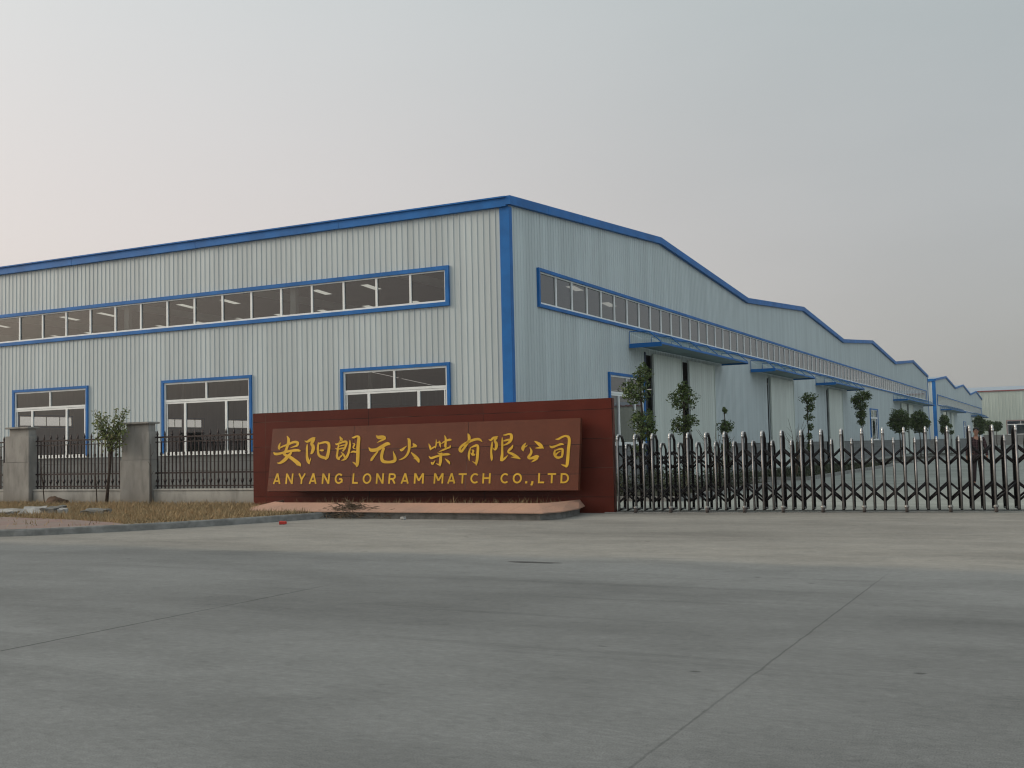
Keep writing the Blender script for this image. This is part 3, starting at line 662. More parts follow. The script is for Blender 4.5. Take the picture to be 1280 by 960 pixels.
GLYPHS = [[([(-2605,1347),(-2597,1325),(-2586,1295),(-2580,1269),(-2577,1247),(-2574,1224),(-2574,1200),(-2578,1178),(-2587,1153),(-2596,1123),(-2603,1088),(-2610,1053),(-2619,1022),(-2635,994),(-2654,969),(-2669,948),(-2678,935),(-2683,927),(-2688,920)],[(-2590,1354),(-2567,1339),(-2535,1315),(-2507,1285),(-2493,1253),(-2487,1220),(-2486,1187),(-2493,1155),(-2504,1127),(-2515,1100),(-2525,1069),(-2537,1034),(-2548,999),(-2561,965),(-2574,934),(-2586,909),(-2600,891),(-2613,881),(-2621,875)]),([(-2785,1193),(-2800,1176),(-2822,1151),(-2839,1124),(-2846,1097),(-2847,1071),(-2841,1048),(-2825,1028),(-2806,1017),(-2793,1012)],[(-2772,1188),(-2775,1166),(-2778,1136),(-2780,1110),(-2778,1090),(-2775,1070),(-2773,1056),(-2774,1046),(-2774,1034),(-2772,1024)]),([(-2780,1040),(-2752,1051),(-2711,1066),(-2669,1080),(-2627,1091),(-2581,1101),(-2533,1113),(-2486,1128),(-2440,1144),(-2400,1156),(-2366,1162),(-2336,1164),(-2314,1163),(-2294,1159),(-2278,1152),(-2278,1155),(-2278,1154),(-2283,1139),(-2292,1125),(-2307,1115),(-2334,1104),(-2365,1094),(-2399,1082),(-2435,1070),(-2460,1062)],[(-2803,1070),(-2775,1083),(-2736,1101),(-2692,1118),(-2649,1132),(-2604,1144),(-2560,1158),(-2517,1174),(-2472,1193),(-2429,1208),(-2389,1219),(-2351,1225),(-2312,1225),(-2273,1218),(-2236,1202),(-2206,1172),(-2205,1135),(-2222,1107),(-2247,1085),(-2281,1073),(-2317,1069),(-2351,1065),(-2389,1061),(-2429,1056),(-2456,1053)]),([(-2972,956),(-2968,939),(-2958,912),(-2926,886),(-2882,877),(-2837,878),(-2789,884),(-2737,895),(-2683,909),(-2630,922),(-2580,931),(-2530,938),(-2475,944),(-2406,951),(-2333,957),(-2275,960),(-2241,960),(-2217,957),(-2192,956),(-2169,959),(-2151,964),(-2139,967)],[(-2960,961),(-2942,953),(-2919,945),(-2903,944),(-2883,943),(-2849,941),(-2809,942),(-2762,950),(-2708,961),(-2652,972),(-2600,982),(-2549,991),(-2492,999),(-2424,1009),(-2350,1018),(-2286,1023),(-2240,1021),(-2208,1014),(-2185,1006),(-2165,996),(-2148,986),(-2137,978)]),([(-2676,892),(-2652,877),(-2617,857),(-2578,837),(-2539,821),(-2501,806),(-2465,791),(-2429,772),(-2391,749),(-2352,725),(-2312,699),(-2272,672),(-2235,648),(-2203,632),(-2179,621),(-2162,616),(-2144,610),(-2125,600),(-2110,591)],[(-2653,930),(-2626,921),(-2588,908),(-2549,896),(-2512,886),(-2470,874),(-2425,857),(-2381,837),(-2338,814),(-2296,791),(-2252,767),(-2208,741),(-2172,719),(-2144,700),(-2120,681),(-2099,658),(-2090,630),(-2093,608),(-2097,594)]),([(-2244,634),(-2229,629),(-2207,622),(-2185,616),(-2165,613),(-2147,611),(-2135,610)],[(-2244,643),(-2228,645),(-2207,649),(-2189,652),(-2174,656),(-2160,661),(-2149,664)]),([(-2434,979),(-2443,963),(-2456,942),(-2472,923),(-2494,909),(-2524,893),(-2555,872),(-2585,845),(-2612,816),(-2637,792),(-2661,772),(-2685,754),(-2709,737),(-2731,723),(-2750,711),(-2767,702),(-2787,698),(-2811,698),(-2829,698)],[(-2386,962),(-2391,945),(-2399,919),(-2413,890),(-2433,863),(-2454,839),(-2476,815),(-2500,789),(-2529,760),(-2560,733),(-2594,711),(-2627,693),(-2660,680),(-2692,670),(-2724,663),(-2757,662),(-2789,669),(-2815,681),(-2832,690)])],[([(-2051,1216),(-2035,1201),(-2009,1181),(-1968,1168),(-1924,1175),(-1885,1189),(-1852,1203),(-1826,1216),(-1804,1230),(-1785,1241),(-1764,1253),(-1741,1264),(-1725,1272)],[(-2046,1223),(-2024,1218),(-1997,1213),(-1979,1216),(-1960,1227),(-1932,1246),(-1902,1264),(-1875,1277),(-1848,1287),(-1819,1296),(-1786,1299),(-1756,1298),(-1735,1297)]),([(-1802,1283),(-1814,1261),(-1830,1230),(-1844,1204),(-1854,1188),(-1867,1168),(-1871,1134),(-1852,1102),(-1833,1083),(-1826,1072),(-1823,1058),(-1820,1038),(-1819,1019),(-1821,999),(-1827,977),(-1831,957),(-1834,936),(-1838,914),(-1842,897)],[(-1726,1252),(-1737,1230),(-1751,1198),(-1766,1168),(-1783,1148),(-1794,1138),(-1796,1141),(-1791,1140),(-1768,1126),(-1742,1100),(-1728,1068),(-1721,1037),(-1721,1006),(-1726,976),(-1737,948),(-1752,924),(-1776,904),(-1802,891),(-1820,883)]),([(-1966,1136),(-1972,1117),(-1981,1089),(-1987,1055),(-1986,1014),(-1982,968),(-1978,925),(-1976,887),(-1974,849),(-1968,812),(-1959,775),(-1947,742),(-1934,713),(-1918,690),(-1901,673),(-1884,661),(-1867,652),(-1851,647),(-1840,645)],[(-1948,1134),(-1944,1114),(-1938,1084),(-1932,1051),(-1927,1012),(-1921,968),(-1915,925),(-1909,886),(-1902,851),(-1894,819),(-1880,789),(-1865,761),(-1852,736),(-1843,716),(-1837,700),(-1832,685),(-1831,671),(-1831,659),(-1831,650)]),([(-1837,685),(-1829,700),(-1819,722),(-1811,745),(-1809,767),(-1810,789),(-1811,804)],[(-1885,708),(-1874,721),(-1858,739),(-1845,756),(-1835,774),(-1826,792),(-1820,806)]),([(-1641,1172),(-1647,1144),(-1656,1105),(-1661,1067),(-1662,1034),(-1659,1003),(-1654,972),(-1649,940),(-1642,905),(-1629,873),(-1609,844),(-1584,821),(-1552,801),(-1514,785),(-1475,774),(-1445,766),(-1420,761),(-1397,756),(-1381,753)],[(-1609,1167),(-1608,1139),(-1606,1099),(-1603,1062),(-1601,1032),(-1598,1003),(-1593,975),(-1585,944),(-1576,915),(-1565,892),(-1552,876),(-1537,864),(-1520,853),(-1493,846),(-1458,839),(-1423,831),(-1394,817),(-1373,804),(-1359,795)]),([(-1618,1116),(-1594,1119),(-1560,1125),(-1525,1130),(-1490,1136),(-1454,1142),(-1423,1143),(-1395,1138),(-1372,1130),(-1361,1122),(-1356,1115),(-1351,1100),(-1346,1076),(-1345,1044),(-1346,1008),(-1349,973),(-1353,943),(-1358,914),(-1364,887),(-1372,862),(-1380,839),(-1385,819),(-1388,796),(-1390,770),(-1392,752)],[(-1634,1151),(-1612,1157),(-1579,1167),(-1544,1176),(-1508,1184),(-1469,1191),(-1428,1194),(-1389,1192),(-1348,1185),(-1310,1167),(-1284,1138),(-1273,1107),(-1267,1075),(-1264,1039),(-1264,999),(-1266,962),(-1268,928),(-1272,897),(-1277,868),(-1281,840),(-1287,812),(-1299,786),(-1322,764),(-1350,749),(-1369,739)]),([(-1581,973),(-1562,964),(-1533,952),(-1503,946),(-1476,951),(-1458,962),(-1447,971)],[(-1579,991),(-1558,992),(-1530,995),(-1509,997),(-1492,995),(-1472,993),(-1457,991)])],[([(-1020,1298),(-1019,1278),(-1016,1249),(-1004,1220),(-974,1203),(-958,1204),(-957,1229),(-973,1216),(-1009,1197),(-1036,1184)],[(-1010,1301),(-992,1287),(-966,1268),(-950,1258),(-944,1255),(-924,1241),(-919,1201),(-953,1188),(-997,1178),(-1028,1171)]),([(-1135,1126),(-1127,1115),(-1109,1098),(-1074,1089),(-1034,1098),(-992,1113),(-952,1127),(-912,1137),(-872,1146),(-845,1148),(-837,1146),(-837,1144),(-835,1141),(-835,1132),(-840,1115),(-847,1092),(-854,1066),(-863,1039),(-872,1015),(-887,991),(-904,966),(-917,949)],[(-1129,1133),(-1115,1130),(-1099,1128),(-1086,1132),(-1059,1141),(-1019,1157),(-976,1171),(-934,1183),(-890,1194),(-850,1198),(-813,1191),(-786,1172),(-772,1146),(-772,1120),(-779,1097),(-788,1074),(-796,1049),(-807,1020),(-821,991),(-844,965),(-868,943),(-885,927)]),([(-1050,1045),(-1018,1050),(-973,1058),(-931,1065),(-894,1072),(-860,1079),(-836,1084)],[(-1056,1059),(-1026,1068),(-983,1081),(-941,1092),(-904,1098),(-868,1102),(-844,1105)]),([(-1123,1009),(-1107,1000),(-1082,988),(-1046,980),(-1002,982),(-954,987),(-913,994),(-882,1001),(-859,1009),(-844,1014)],[(-1119,1019),(-1101,1016),(-1077,1013),(-1049,1013),(-1012,1017),(-966,1023),(-925,1029),(-895,1033),(-871,1036),(-855,1039)]),([(-1044,1118),(-1049,1093),(-1056,1058),(-1063,1020),(-1068,978),(-1073,934),(-1077,894),(-1082,863),(-1086,834),(-1081,803),(-1061,773),(-1034,749),(-1005,734),(-974,733),(-957,745),(-950,754)],[(-1009,1111),(-1010,1087),(-1013,1051),(-1015,1012),(-1017,971),(-1020,927),(-1020,887),(-1021,856),(-1019,832),(-1015,817),(-1005,803),(-990,787),(-980,777),(-981,772),(-970,768),(-958,767)]),([(-977,759),(-958,774),(-932,796),(-908,818),(-887,840),(-869,862),(-856,877)],[(-1012,788),(-993,803),(-967,824),(-940,844),(-915,862),(-890,879),(-872,890)]),([(-948,915),(-932,901),(-911,880),(-891,858),(-873,831),(-854,799),(-840,777)],[(-938,926),(-917,917),(-887,902),(-856,881),(-827,853),(-802,822),(-784,800)]),([(-911,714),(-879,716),(-832,721),(-787,737),(-754,766),(-730,800),(-712,838),(-697,880),(-688,924),(-681,968),(-675,1011),(-671,1055),(-672,1097),(-682,1138),(-695,1177),(-705,1203)],[(-916,724),(-891,738),(-858,758),(-832,779),(-812,801),(-791,829),(-773,861),(-759,897),(-749,938),(-741,979),(-735,1021),(-731,1062),(-728,1100),(-726,1138),(-724,1176),(-723,1202)]),([(-661,1253),(-647,1247),(-626,1240),(-597,1238),(-567,1248),(-540,1261),(-519,1266),(-504,1262),(-496,1256),(-498,1253),(-499,1238),(-503,1207),(-507,1169),(-509,1131),(-511,1090),(-511,1043),(-509,986),(-505,924),(-502,864),(-499,807),(-496,753),(-494,707),(-496,670),(-498,640),(-498,612),(-490,589),(-479,571),(-470,559)],[(-662,1264),(-649,1269),(-633,1276),(-618,1283),(-595,1291),(-563,1302),(-529,1308),(-496,1309),(-459,1300),(-427,1271),(-416,1234),(-416,1196),(-417,1159),(-417,1122),(-417,1082),(-417,1037),(-414,982),(-411,920),(-408,860),(-404,804),(-401,748),(-400,699),(-403,657),(-409,624),(-417,599),(-430,580),(-446,566),(-458,557)]),([(-594,679),(-584,670),(-570,658),(-553,643),(-528,625),(-500,605),(-480,591)],[(-590,685),(-577,682),(-557,677),(-533,669),(-504,657),(-472,642),(-449,631)]),([(-626,1118),(-609,1110),(-590,1100),(-589,1099),(-597,1084),(-616,1054),(-622,1019),(-592,995),(-556,986),(-532,981)],[(-624,1129),(-604,1128),(-574,1124),(-546,1099),(-556,1066),(-576,1038),(-585,1024),(-577,1017),(-550,1004),(-528,994)]),([(-661,893),(-642,898),(-616,904),(-594,906),(-565,903),(-527,898),(-498,893)],[(-669,902),(-657,916),(-637,935),(-604,948),(-562,947),(-521,938),(-492,932)])],[([(14,1295),(22,1273),(39,1239),(82,1209),(137,1205),(184,1213),(213,1217),(230,1216),(242,1214),(243,1231),(239,1231),(211,1219),(175,1202),(133,1176),(88,1146),(56,1125)],[(22,1301),(47,1293),(79,1286),(97,1288),(121,1290),(166,1293),(215,1291),(257,1277),(290,1254),(303,1211),(275,1187),(241,1173),(203,1160),(155,1145),(99,1130),(60,1119)]),([(-167,1017),(-163,993),(-150,954),(-108,918),(-47,906),(17,909),(79,920),(136,940),(186,967),(230,991),(273,1013),(312,1035),(342,1049),(359,1053),(367,1054),(374,1055),(386,1058),(403,1058),(418,1056)],[(-158,1021),(-135,1006),(-105,990),(-83,987),(-52,987),(-4,990),(43,997),(84,1013),(128,1037),(173,1061),(218,1083),(261,1104),(300,1121),(335,1129),(366,1129),(393,1122),(416,1106),(429,1087),(435,1074)]),([(91,933),(62,907),(21,871),(-16,835),(-45,804),(-70,774),(-87,750),(-93,730),(-92,713),(-92,702)],[(121,912),(98,882),(66,841),(36,802),(14,769),(-6,738),(-25,714),(-46,701),(-65,696),(-78,693)]),([(228,1015),(215,984),(198,940),(184,894),(176,849),(172,803),(176,760),(188,720),(210,682),(250,651),(301,637),(352,634),(398,634),(444,633),(490,634),(532,639),(569,647),(603,663),(629,693),(633,731),(623,766),(609,798),(590,829),(566,858),(548,882),(537,900),(530,914),(525,924)],[(296,992),(286,962),(272,919),(262,876),(257,837),(254,797),(258,766),(268,742),(281,725),(293,715),(315,706),(353,698),(395,694),(436,693),(476,697),(507,703),(530,711),(544,719),(548,723),(549,733),(547,757),(542,785),(537,816),(530,848),(524,877),(521,898),(520,913),(519,923)])],[([(881,1035),(858,1025),(825,1010),(794,996),(767,981),(743,967),(736,962),(744,957),(731,959),(718,965)],[(887,1030),(873,1011),(852,985),(831,961),(811,939),(787,918),(753,904),(714,918),(702,940),(698,954)]),([(883,1195),(893,1182),(902,1166),(902,1154),(905,1129),(908,1088),(911,1046),(916,1010),(921,977),(921,947),(914,914),(903,881),(888,852),(869,825),(847,799),(823,778),(798,761),(770,748),(744,736),(723,726),(704,718),(692,713)],[(891,1210),(911,1209),(943,1201),(975,1172),(986,1129),(988,1084),(988,1044),(990,1009),(990,972),(986,935),(976,897),(961,859),(942,824),(916,793),(887,767),(856,744),(822,728),(788,717),(758,710),(731,706),(709,706),(694,706)]),([(1041,1082),(1044,1069),(1048,1050),(1057,1031),(1070,1015),(1088,1001),(1114,991),(1142,996),(1157,1010),(1165,1020)],[(1054,1090),(1068,1084),(1087,1076),(1104,1070),(1118,1065),(1130,1060),(1132,1057),(1134,1049),(1148,1040),(1161,1033)]),([(985,989),(1014,989),(1055,990),(1090,992),(1111,997),(1124,1004),(1131,1008)],[(983,996),(1010,1003),(1048,1014),(1078,1023),(1095,1027),(1107,1031),(1115,1033)]),([(1005,882),(1017,863),(1036,836),(1057,808),(1082,782),(1110,756),(1133,732),(1151,712),(1167,694),(1181,680),(1198,666),(1218,650),(1232,638)],[(1012,887),(1034,877),(1065,861),(1097,844),(1129,825),(1162,802),(1193,779),(1218,757),(1239,735),(1254,710),(1259,682),(1255,658),(1251,642)]),([(1087,738),(1102,732),(1123,724),(1141,716),(1156,708),(1169,701),(1179,695)],[(1088,745),(1104,743),(1127,741),(1149,738),(1167,735),(1183,732),(1193,730)])],[([(1463,1069),(1468,1047),(1475,1017),(1483,989),(1494,964),(1507,936),(1517,917)],[(1472,1072),(1490,1055),(1515,1030),(1535,1002),(1543,971),(1544,940),(1544,920)]),([(1543,930),(1562,939),(1590,952),(1616,967),(1641,984),(1665,1003),(1681,1017)],[(1522,957),(1541,968),(1567,983),(1594,996),(1623,1008),(1653,1018),(1674,1026)]),([(1654,1158),(1653,1133),(1652,1098),(1651,1063),(1649,1026),(1648,987),(1646,960)],[(1670,1158),(1676,1133),(1683,1097),(1687,1059),(1680,1020),(1670,983),(1662,957)]),([(1732,1124),(1734,1103),(1738,1074),(1745,1046),(1758,1019),(1775,991),(1786,972)],[(1755,1128),(1765,1109),(1780,1082),(1791,1054),(1795,1024),(1796,994),(1796,973)]),([(1670,1073),(1686,1074),(1709,1075),(1730,1077),(1749,1079),(1770,1082),(1785,1084)],[(1665,1083),(1679,1090),(1699,1100),(1722,1107),(1746,1107),(1769,1104),(1784,1101)]),([(1867,1247),(1872,1229),(1879,1204),(1883,1180),(1886,1156),(1888,1128),(1888,1100),(1885,1068),(1881,1034),(1881,1002),(1896,975),(1915,962),(1926,957)],[(1878,1251),(1892,1237),(1912,1214),(1929,1187),(1937,1158),(1941,1127),(1943,1096),(1944,1061),(1942,1028),(1943,1007),(1944,1002),(1948,998),(1954,992)]),([(1797,1049),(1830,1065),(1877,1087),(1921,1105),(1961,1113),(2000,1117),(2030,1121),(2044,1125),(2056,1129),(2067,1131)],[(1790,1057),(1817,1080),(1857,1112),(1900,1139),(1943,1156),(1985,1168),(2022,1172),(2051,1164),(2066,1149),(2072,1140)]),([(2032,1027),(2030,1013),(2026,998),(2020,992),(2008,987),(1983,980),(1952,970),(1915,957),(1875,943),(1837,928),(1802,910),(1771,892),(1749,879)],[(2043,1027),(2051,1014),(2060,993),(2054,967),(2029,951),(2000,943),(1970,935),(1934,922),(1894,908),(1855,896),(1816,886),(1778,879),(1752,873)]),([(1492,783),(1500,765),(1515,737),(1549,715),(1590,715),(1628,726),(1670,739),(1724,754),(1784,771),(1841,783),(1895,789),(1948,790),(1991,792),(2020,796),(2040,800),(2055,803)],[(1500,788),(1518,776),(1541,764),(1557,762),(1574,765),(1606,773),(1649,785),(1703,799),(1765,816),(1826,830),(1885,838),(1941,843),(1987,843),(2021,836),(2044,824),(2057,816)]),([(1715,851),(1731,840),(1755,826),(1783,818),(1811,824),(1831,836),(1844,844)],[(1718,859),(1737,856),(1763,853),(1782,852),(1799,852),(1820,855),(1837,857)]),([(1824,859),(1811,842),(1793,815),(1779,782),(1775,746),(1775,709),(1776,678),(1773,653),(1770,627),(1771,601),(1780,577),(1794,558),(1803,545)],[(1857,846),(1853,826),(1848,798),(1845,770),(1847,741),(1850,706),(1850,671),(1846,640),(1840,615),(1834,595),(1827,577),(1819,559),(1813,546)]),([(1692,608),(1707,601),(1727,590),(1746,581),(1763,574),(1778,568),(1789,564)],[(1695,616),(1711,613),(1733,610),(1754,607),(1772,604),(1788,601),(1799,599)]),([(1559,644),(1562,629),(1569,607),(1588,587),(1621,586),(1637,600),(1646,615),(1656,636),(1666,660),(1674,678)],[(1571,651),(1587,645),(1607,638),(1615,639),(1601,639),(1602,635),(1614,637),(1631,650),(1651,669),(1665,682)]),([(1921,717),(1934,701),(1954,677),(1973,656),(1990,639),(2008,624),(2022,613),(2033,605),(2044,596),(2052,589)],[(1926,723),(1948,715),(1978,702),(2006,687),(2027,671),(2046,653),(2060,634),(2066,615),(2064,600),(2061,591)])],[([(2466,1271),(2469,1252),(2473,1227),(2474,1205),(2477,1181),(2481,1153),(2479,1127),(2470,1105),(2453,1080),(2432,1050),(2407,1012),(2379,970),(2354,937),(2336,914),(2325,903),(2330,904),(2333,905),(2325,912),(2321,917),(2321,922),(2325,935),(2335,950),(2350,968),(2372,986),(2401,1005),(2438,1025),(2482,1044),(2528,1063),(2576,1081),(2626,1098),(2671,1110),(2710,1115),(2743,1114),(2767,1112),(2793,1104),(2825,1087),(2848,1073)],[(2479,1278),(2497,1266),(2523,1246),(2544,1216),(2552,1182),(2550,1145),(2542,1109),(2527,1076),(2507,1048),(2485,1019),(2459,982),(2429,941),(2404,907),(2386,882),(2370,862),(2338,847),(2300,857),(2274,879),(2258,906),(2257,935),(2267,960),(2283,984),(2304,1006),(2330,1028),(2363,1051),(2403,1073),(2449,1095),(2497,1116),(2549,1134),(2603,1151),(2654,1163),(2699,1170),(2743,1171),(2786,1162),(2821,1134),(2843,1102),(2856,1080)]),([(2561,972),(2548,946),(2530,909),(2515,870),(2507,835),(2504,800),(2506,764),(2517,724),(2533,684),(2545,656)],[(2583,965),(2576,937),(2567,897),(2560,860),(2559,828),(2559,796),(2559,764),(2558,726),(2557,686),(2556,657)]),([(2573,949),(2597,954),(2631,962),(2663,968),(2690,974),(2713,980),(2722,979),(2718,980),(2718,975),(2721,957),(2721,928),(2720,889),(2718,847),(2717,802),(2716,756),(2714,715),(2711,682),(2706,652),(2705,624),(2710,595),(2719,570),(2725,553)],[(2564,964),(2584,977),(2613,994),(2642,1009),(2670,1020),(2700,1028),(2733,1028),(2763,1011),(2778,986),(2785,959),(2788,924),(2787,883),(2786,841),(2786,797),(2785,750),(2783,706),(2778,670),(2772,640),(2765,614),(2755,590),(2743,567),(2734,552)]),([(2629,646),(2639,636),(2655,623),(2671,610),(2690,599),(2708,590),(2721,584)],[(2633,652),(2647,646),(2666,639),(2685,633),(2703,627),(2722,622),(2736,617)]),([(2584,901),(2601,893),(2621,883),(2625,879),(2620,877),(2612,858),(2606,833),(2615,807),(2630,787),(2655,771),(2683,780),(2693,796),(2697,806)],[(2586,911),(2605,911),(2633,909),(2662,894),(2663,864),(2652,844),(2648,833),(2654,825),(2665,815),(2665,813),(2659,810),(2671,813),(2682,818)]),([(2566,842),(2572,829),(2581,810),(2593,793),(2610,781),(2626,772),(2637,767)],[(2573,847),(2586,838),(2604,826),(2619,816),(2632,808),(2645,798),(2655,791)])],[([(3008,1131),(3018,1119),(3035,1101),(3067,1092),(3099,1105),(3125,1123),(3148,1138),(3179,1152),(3218,1168),(3246,1179)],[(3014,1138),(3028,1131),(3046,1126),(3054,1128),(3064,1140),(3085,1164),(3118,1186),(3163,1194),(3209,1195),(3241,1195)]),([(3189,1189),(3173,1170),(3151,1141),(3136,1106),(3146,1069),(3164,1045),(3172,1028),(3175,1012),(3176,994),(3176,975),(3174,949),(3171,922),(3175,912),(3172,912),(3148,929),(3130,943)],[(3237,1154),(3220,1137),(3200,1114),(3192,1099),(3199,1093),(3218,1075),(3238,1049),(3248,1019),(3253,990),(3250,961),(3238,930),(3219,899),(3188,877),(3154,893),(3135,919),(3123,938)]),([(3091,1080),(3086,1053),(3078,1014),(3072,974),(3069,936),(3066,896),(3066,855),(3068,813),(3072,771),(3076,736),(3082,710),(3089,691),(3095,677),(3098,668),(3099,660),(3099,654)],[(3117,1077),(3118,1049),(3120,1009),(3121,968),(3119,929),(3115,891),(3115,854),(3120,815),(3129,775),(3136,740),(3137,713),(3136,691),(3132,673),(3123,658),(3112,652),(3105,650)]),([(3340,1165),(3337,1140),(3333,1104),(3330,1065),(3330,1024),(3332,978),(3334,933),(3335,886),(3337,841),(3337,801),(3333,772),(3327,748),(3323,724),(3323,695),(3324,666),(3325,646)],[(3354,1165),(3361,1140),(3371,1104),(3378,1064),(3382,1022),(3383,977),(3385,931),(3389,886),(3394,839),(3396,798),(3397,764),(3397,737),(3393,711),(3383,683),(3371,656),(3362,638)]),([(3374,633),(3394,646),(3424,664),(3453,686),(3477,715),(3499,747),(3514,769)],[(3342,676),(3362,687),(3391,703),(3420,719),(3451,738),(3483,760),(3507,775)]),([(3363,1212),(3380,1209),(3405,1204),(3432,1203),(3458,1208),(3483,1215),(3503,1217),(3523,1213),(3537,1207),(3538,1203),(3539,1191),(3537,1166),(3534,1142),(3530,1124),(3523,1105),(3512,1086),(3497,1067),(3478,1048),(3456,1032),(3427,1019),(3395,1007),(3371,999)],[(3362,1222),(3379,1226),(3401,1230),(3423,1235),(3445,1242),(3471,1249),(3498,1254),(3526,1255),(3558,1252),(3590,1231),(3607,1197),(3612,1160),(3610,1126),(3600,1096),(3583,1071),(3562,1048),(3536,1029),(3507,1013),(3476,999),(3440,990),(3404,984),(3379,980)]),([(3383,1074),(3406,1075),(3438,1076),(3469,1080),(3497,1087),(3522,1097),(3540,1104)],[(3376,1094),(3396,1103),(3425,1115),(3454,1125),(3482,1129),(3510,1132),(3529,1133)]),([(3613,995),(3602,983),(3587,966),(3571,951),(3550,933),(3522,910),(3501,886),(3490,864),(3490,838),(3509,815),(3537,799),(3571,785),(3602,771),(3635,749),(3673,723),(3711,702),(3751,688),(3789,680),(3815,675)],[(3627,990),(3627,974),(3626,948),(3616,920),(3592,894),(3564,872),(3546,856),(3539,847),(3535,846),(3535,845),(3553,839),(3588,832),(3629,820),(3670,799),(3711,776),(3746,753),(3776,729),(3803,704),(3822,686)]),([(3582,723),(3601,718),(3628,711),(3655,704),(3681,699),(3709,695),(3728,692)],[(3583,730),(3602,731),(3629,733),(3657,734),(3685,731),(3713,727),(3732,724)])],[([(3926,1036),(3907,1024),(3880,1006),(3856,985),(3840,963),(3828,939),(3825,911),(3838,883),(3859,862),(3875,848)],[(3938,1028),(3930,1008),(3919,981),(3912,956),(3909,937),(3908,920),(3905,906),(3898,890),(3889,867),(3883,850)]),([(3975,990),(3962,982),(3944,971),(3928,963),(3915,957),(3903,952),(3895,948)],[(3979,986),(3970,975),(3957,958),(3944,944),(3929,935),(3915,930),(3906,927)]),([(4132,1062),(4150,1045),(4175,1020),(4200,997),(4221,975),(4244,954),(4268,935),(4299,919),(4333,905),(4357,894)],[(4137,1071),(4162,1065),(4198,1057),(4235,1044),(4267,1029),(4297,1010),(4322,988),(4343,958),(4358,926),(4367,903)]),([(4165,908),(4189,906),(4222,903),(4254,901),(4284,900),(4313,901),(4333,901)],[(4164,916),(4187,922),(4219,929),(4251,933),(4282,934),(4312,932),(4333,930)]),([(4029,930),(4036,906),(4046,874),(4049,849),(4047,833),(4043,817),(4035,800),(4020,781),(3999,759),(3983,734),(3983,704),(4003,679),(4033,667),(4066,667),(4103,670),(4138,675),(4172,680),(4203,686),(4223,692),(4235,700),(4252,709),(4266,714)],[(4036,933),(4055,914),(4080,887),(4099,856),(4103,826),(4097,800),(4087,774),(4070,748),(4052,725),(4045,712),(4043,712),(4037,714),(4037,712),(4056,715),(4086,725),(4117,735),(4146,746),(4177,758),(4210,763),(4241,753),(4259,736),(4268,723)]),([(4228,710),(4204,698),(4170,682),(4139,664),(4116,645),(4096,625),(4082,611)],[(4250,679),(4228,665),(4196,645),(4165,628),(4135,617),(4106,610),(4086,605)])],[([(4632,1091),(4648,1085),(4674,1076),(4705,1075),(4737,1087),(4767,1104),(4794,1118),(4822,1128),(4848,1137),(4871,1138),(4892,1132),(4910,1121),(4919,1110),(4924,1094),(4926,1066),(4926,1030),(4924,987),(4918,938),(4913,887),(4911,838),(4910,789),(4908,742),(4905,697),(4902,654),(4900,616),(4897,583),(4896,554),(4895,532),(4896,515),(4897,499),(4897,487)],[(4632,1099),(4649,1103),(4670,1108),(4690,1116),(4712,1127),(4742,1142),(4773,1156),(4804,1167),(4837,1177),(4870,1180),(4905,1176),(4940,1165),(4972,1139),(4987,1103),(4992,1066),(4993,1025),(4991,979),(4987,929),(4983,880),(4981,832),(4979,784),(4978,736),(4977,691),(4975,647),(4972,607),(4968,573),(4962,542),(4952,515),(4936,496),(4918,486),(4905,481)]),([(4786,551),(4801,540),(4824,526),(4847,513),(4870,504),(4893,496),(4908,491)],[(4788,555),(4806,553),(4833,550),(4858,546),(4881,542),(4903,538),(4919,534)]),([(4500,958),(4506,942),(4520,916),(4554,898),(4597,904),(4638,920),(4676,935),(4714,947),(4750,958),(4777,965),(4798,968),(4820,968),(4838,968)],[(4507,963),(4523,955),(4543,949),(4555,950),(4580,954),(4620,962),(4660,972),(4696,986),(4732,1001),(4768,1010),(4802,1004),(4827,990),(4841,980)]),([(4627,870),(4617,852),(4603,825),(4596,794),(4600,764),(4613,736),(4630,713),(4652,693),(4680,677),(4715,669),(4754,677),(4791,691),(4817,701)],[(4654,861),(4651,841),(4648,814),(4649,793),(4654,776),(4662,758),(4673,744),(4685,733),(4700,725),(4713,721),(4740,722),(4776,729),(4803,734)]),([(4650,845),(4671,849),(4701,854),(4730,858),(4758,860),(4782,861),(4787,860),(4787,856),(4788,835),(4789,808),(4787,776),(4783,740),(4780,714)],[(4642,863),(4662,872),(4690,883),(4719,893),(4748,900),(4781,906),(4819,897),(4839,865),(4842,834),(4841,803),(4836,768),(4828,731),(4822,706)]),([(4665,740),(4677,753),(4694,771),(4711,788),(4731,804),(4753,819),(4768,830)],[(4636,765),(4649,777),(4669,795),(4691,811),(4716,824),(4743,834),(4761,841)])]]
for ch in GLYPHS:
    mb = MB()
    for k, (L, Rr) in enumerate(ch):
        top = .007+.0006*k; n = len(L)
        # ribbon of one brush stroke, as quads from edge to edge with side walls down to the stone
        a = [PP(u/1000, v/1000, top) for u, v in L]; b = [PP(u/1000, v/1000, top) for u, v in Rr]
        a0 = [p-PN*(top-.0015) for p in a]; b0 = [p-PN*(top-.0015) for p in b]
        vs = [p[:] for q in zip(a, b, a0, b0) for p in q]; fs = []
        for i in range(n-1):
            o, e = 4*i, 4*i+4
            fs += [(o, e, e+1, o+1), (o, o+2, e+2, e), (o+1, e+1, e+3, o+3)]
        fs += [(0, 1, 3, 2), (4*n-4, 4*n-2, 4*n-1, 4*n-3)]
        mb.add(vs, fs)
    mb.build('character', M['gold'], panel)
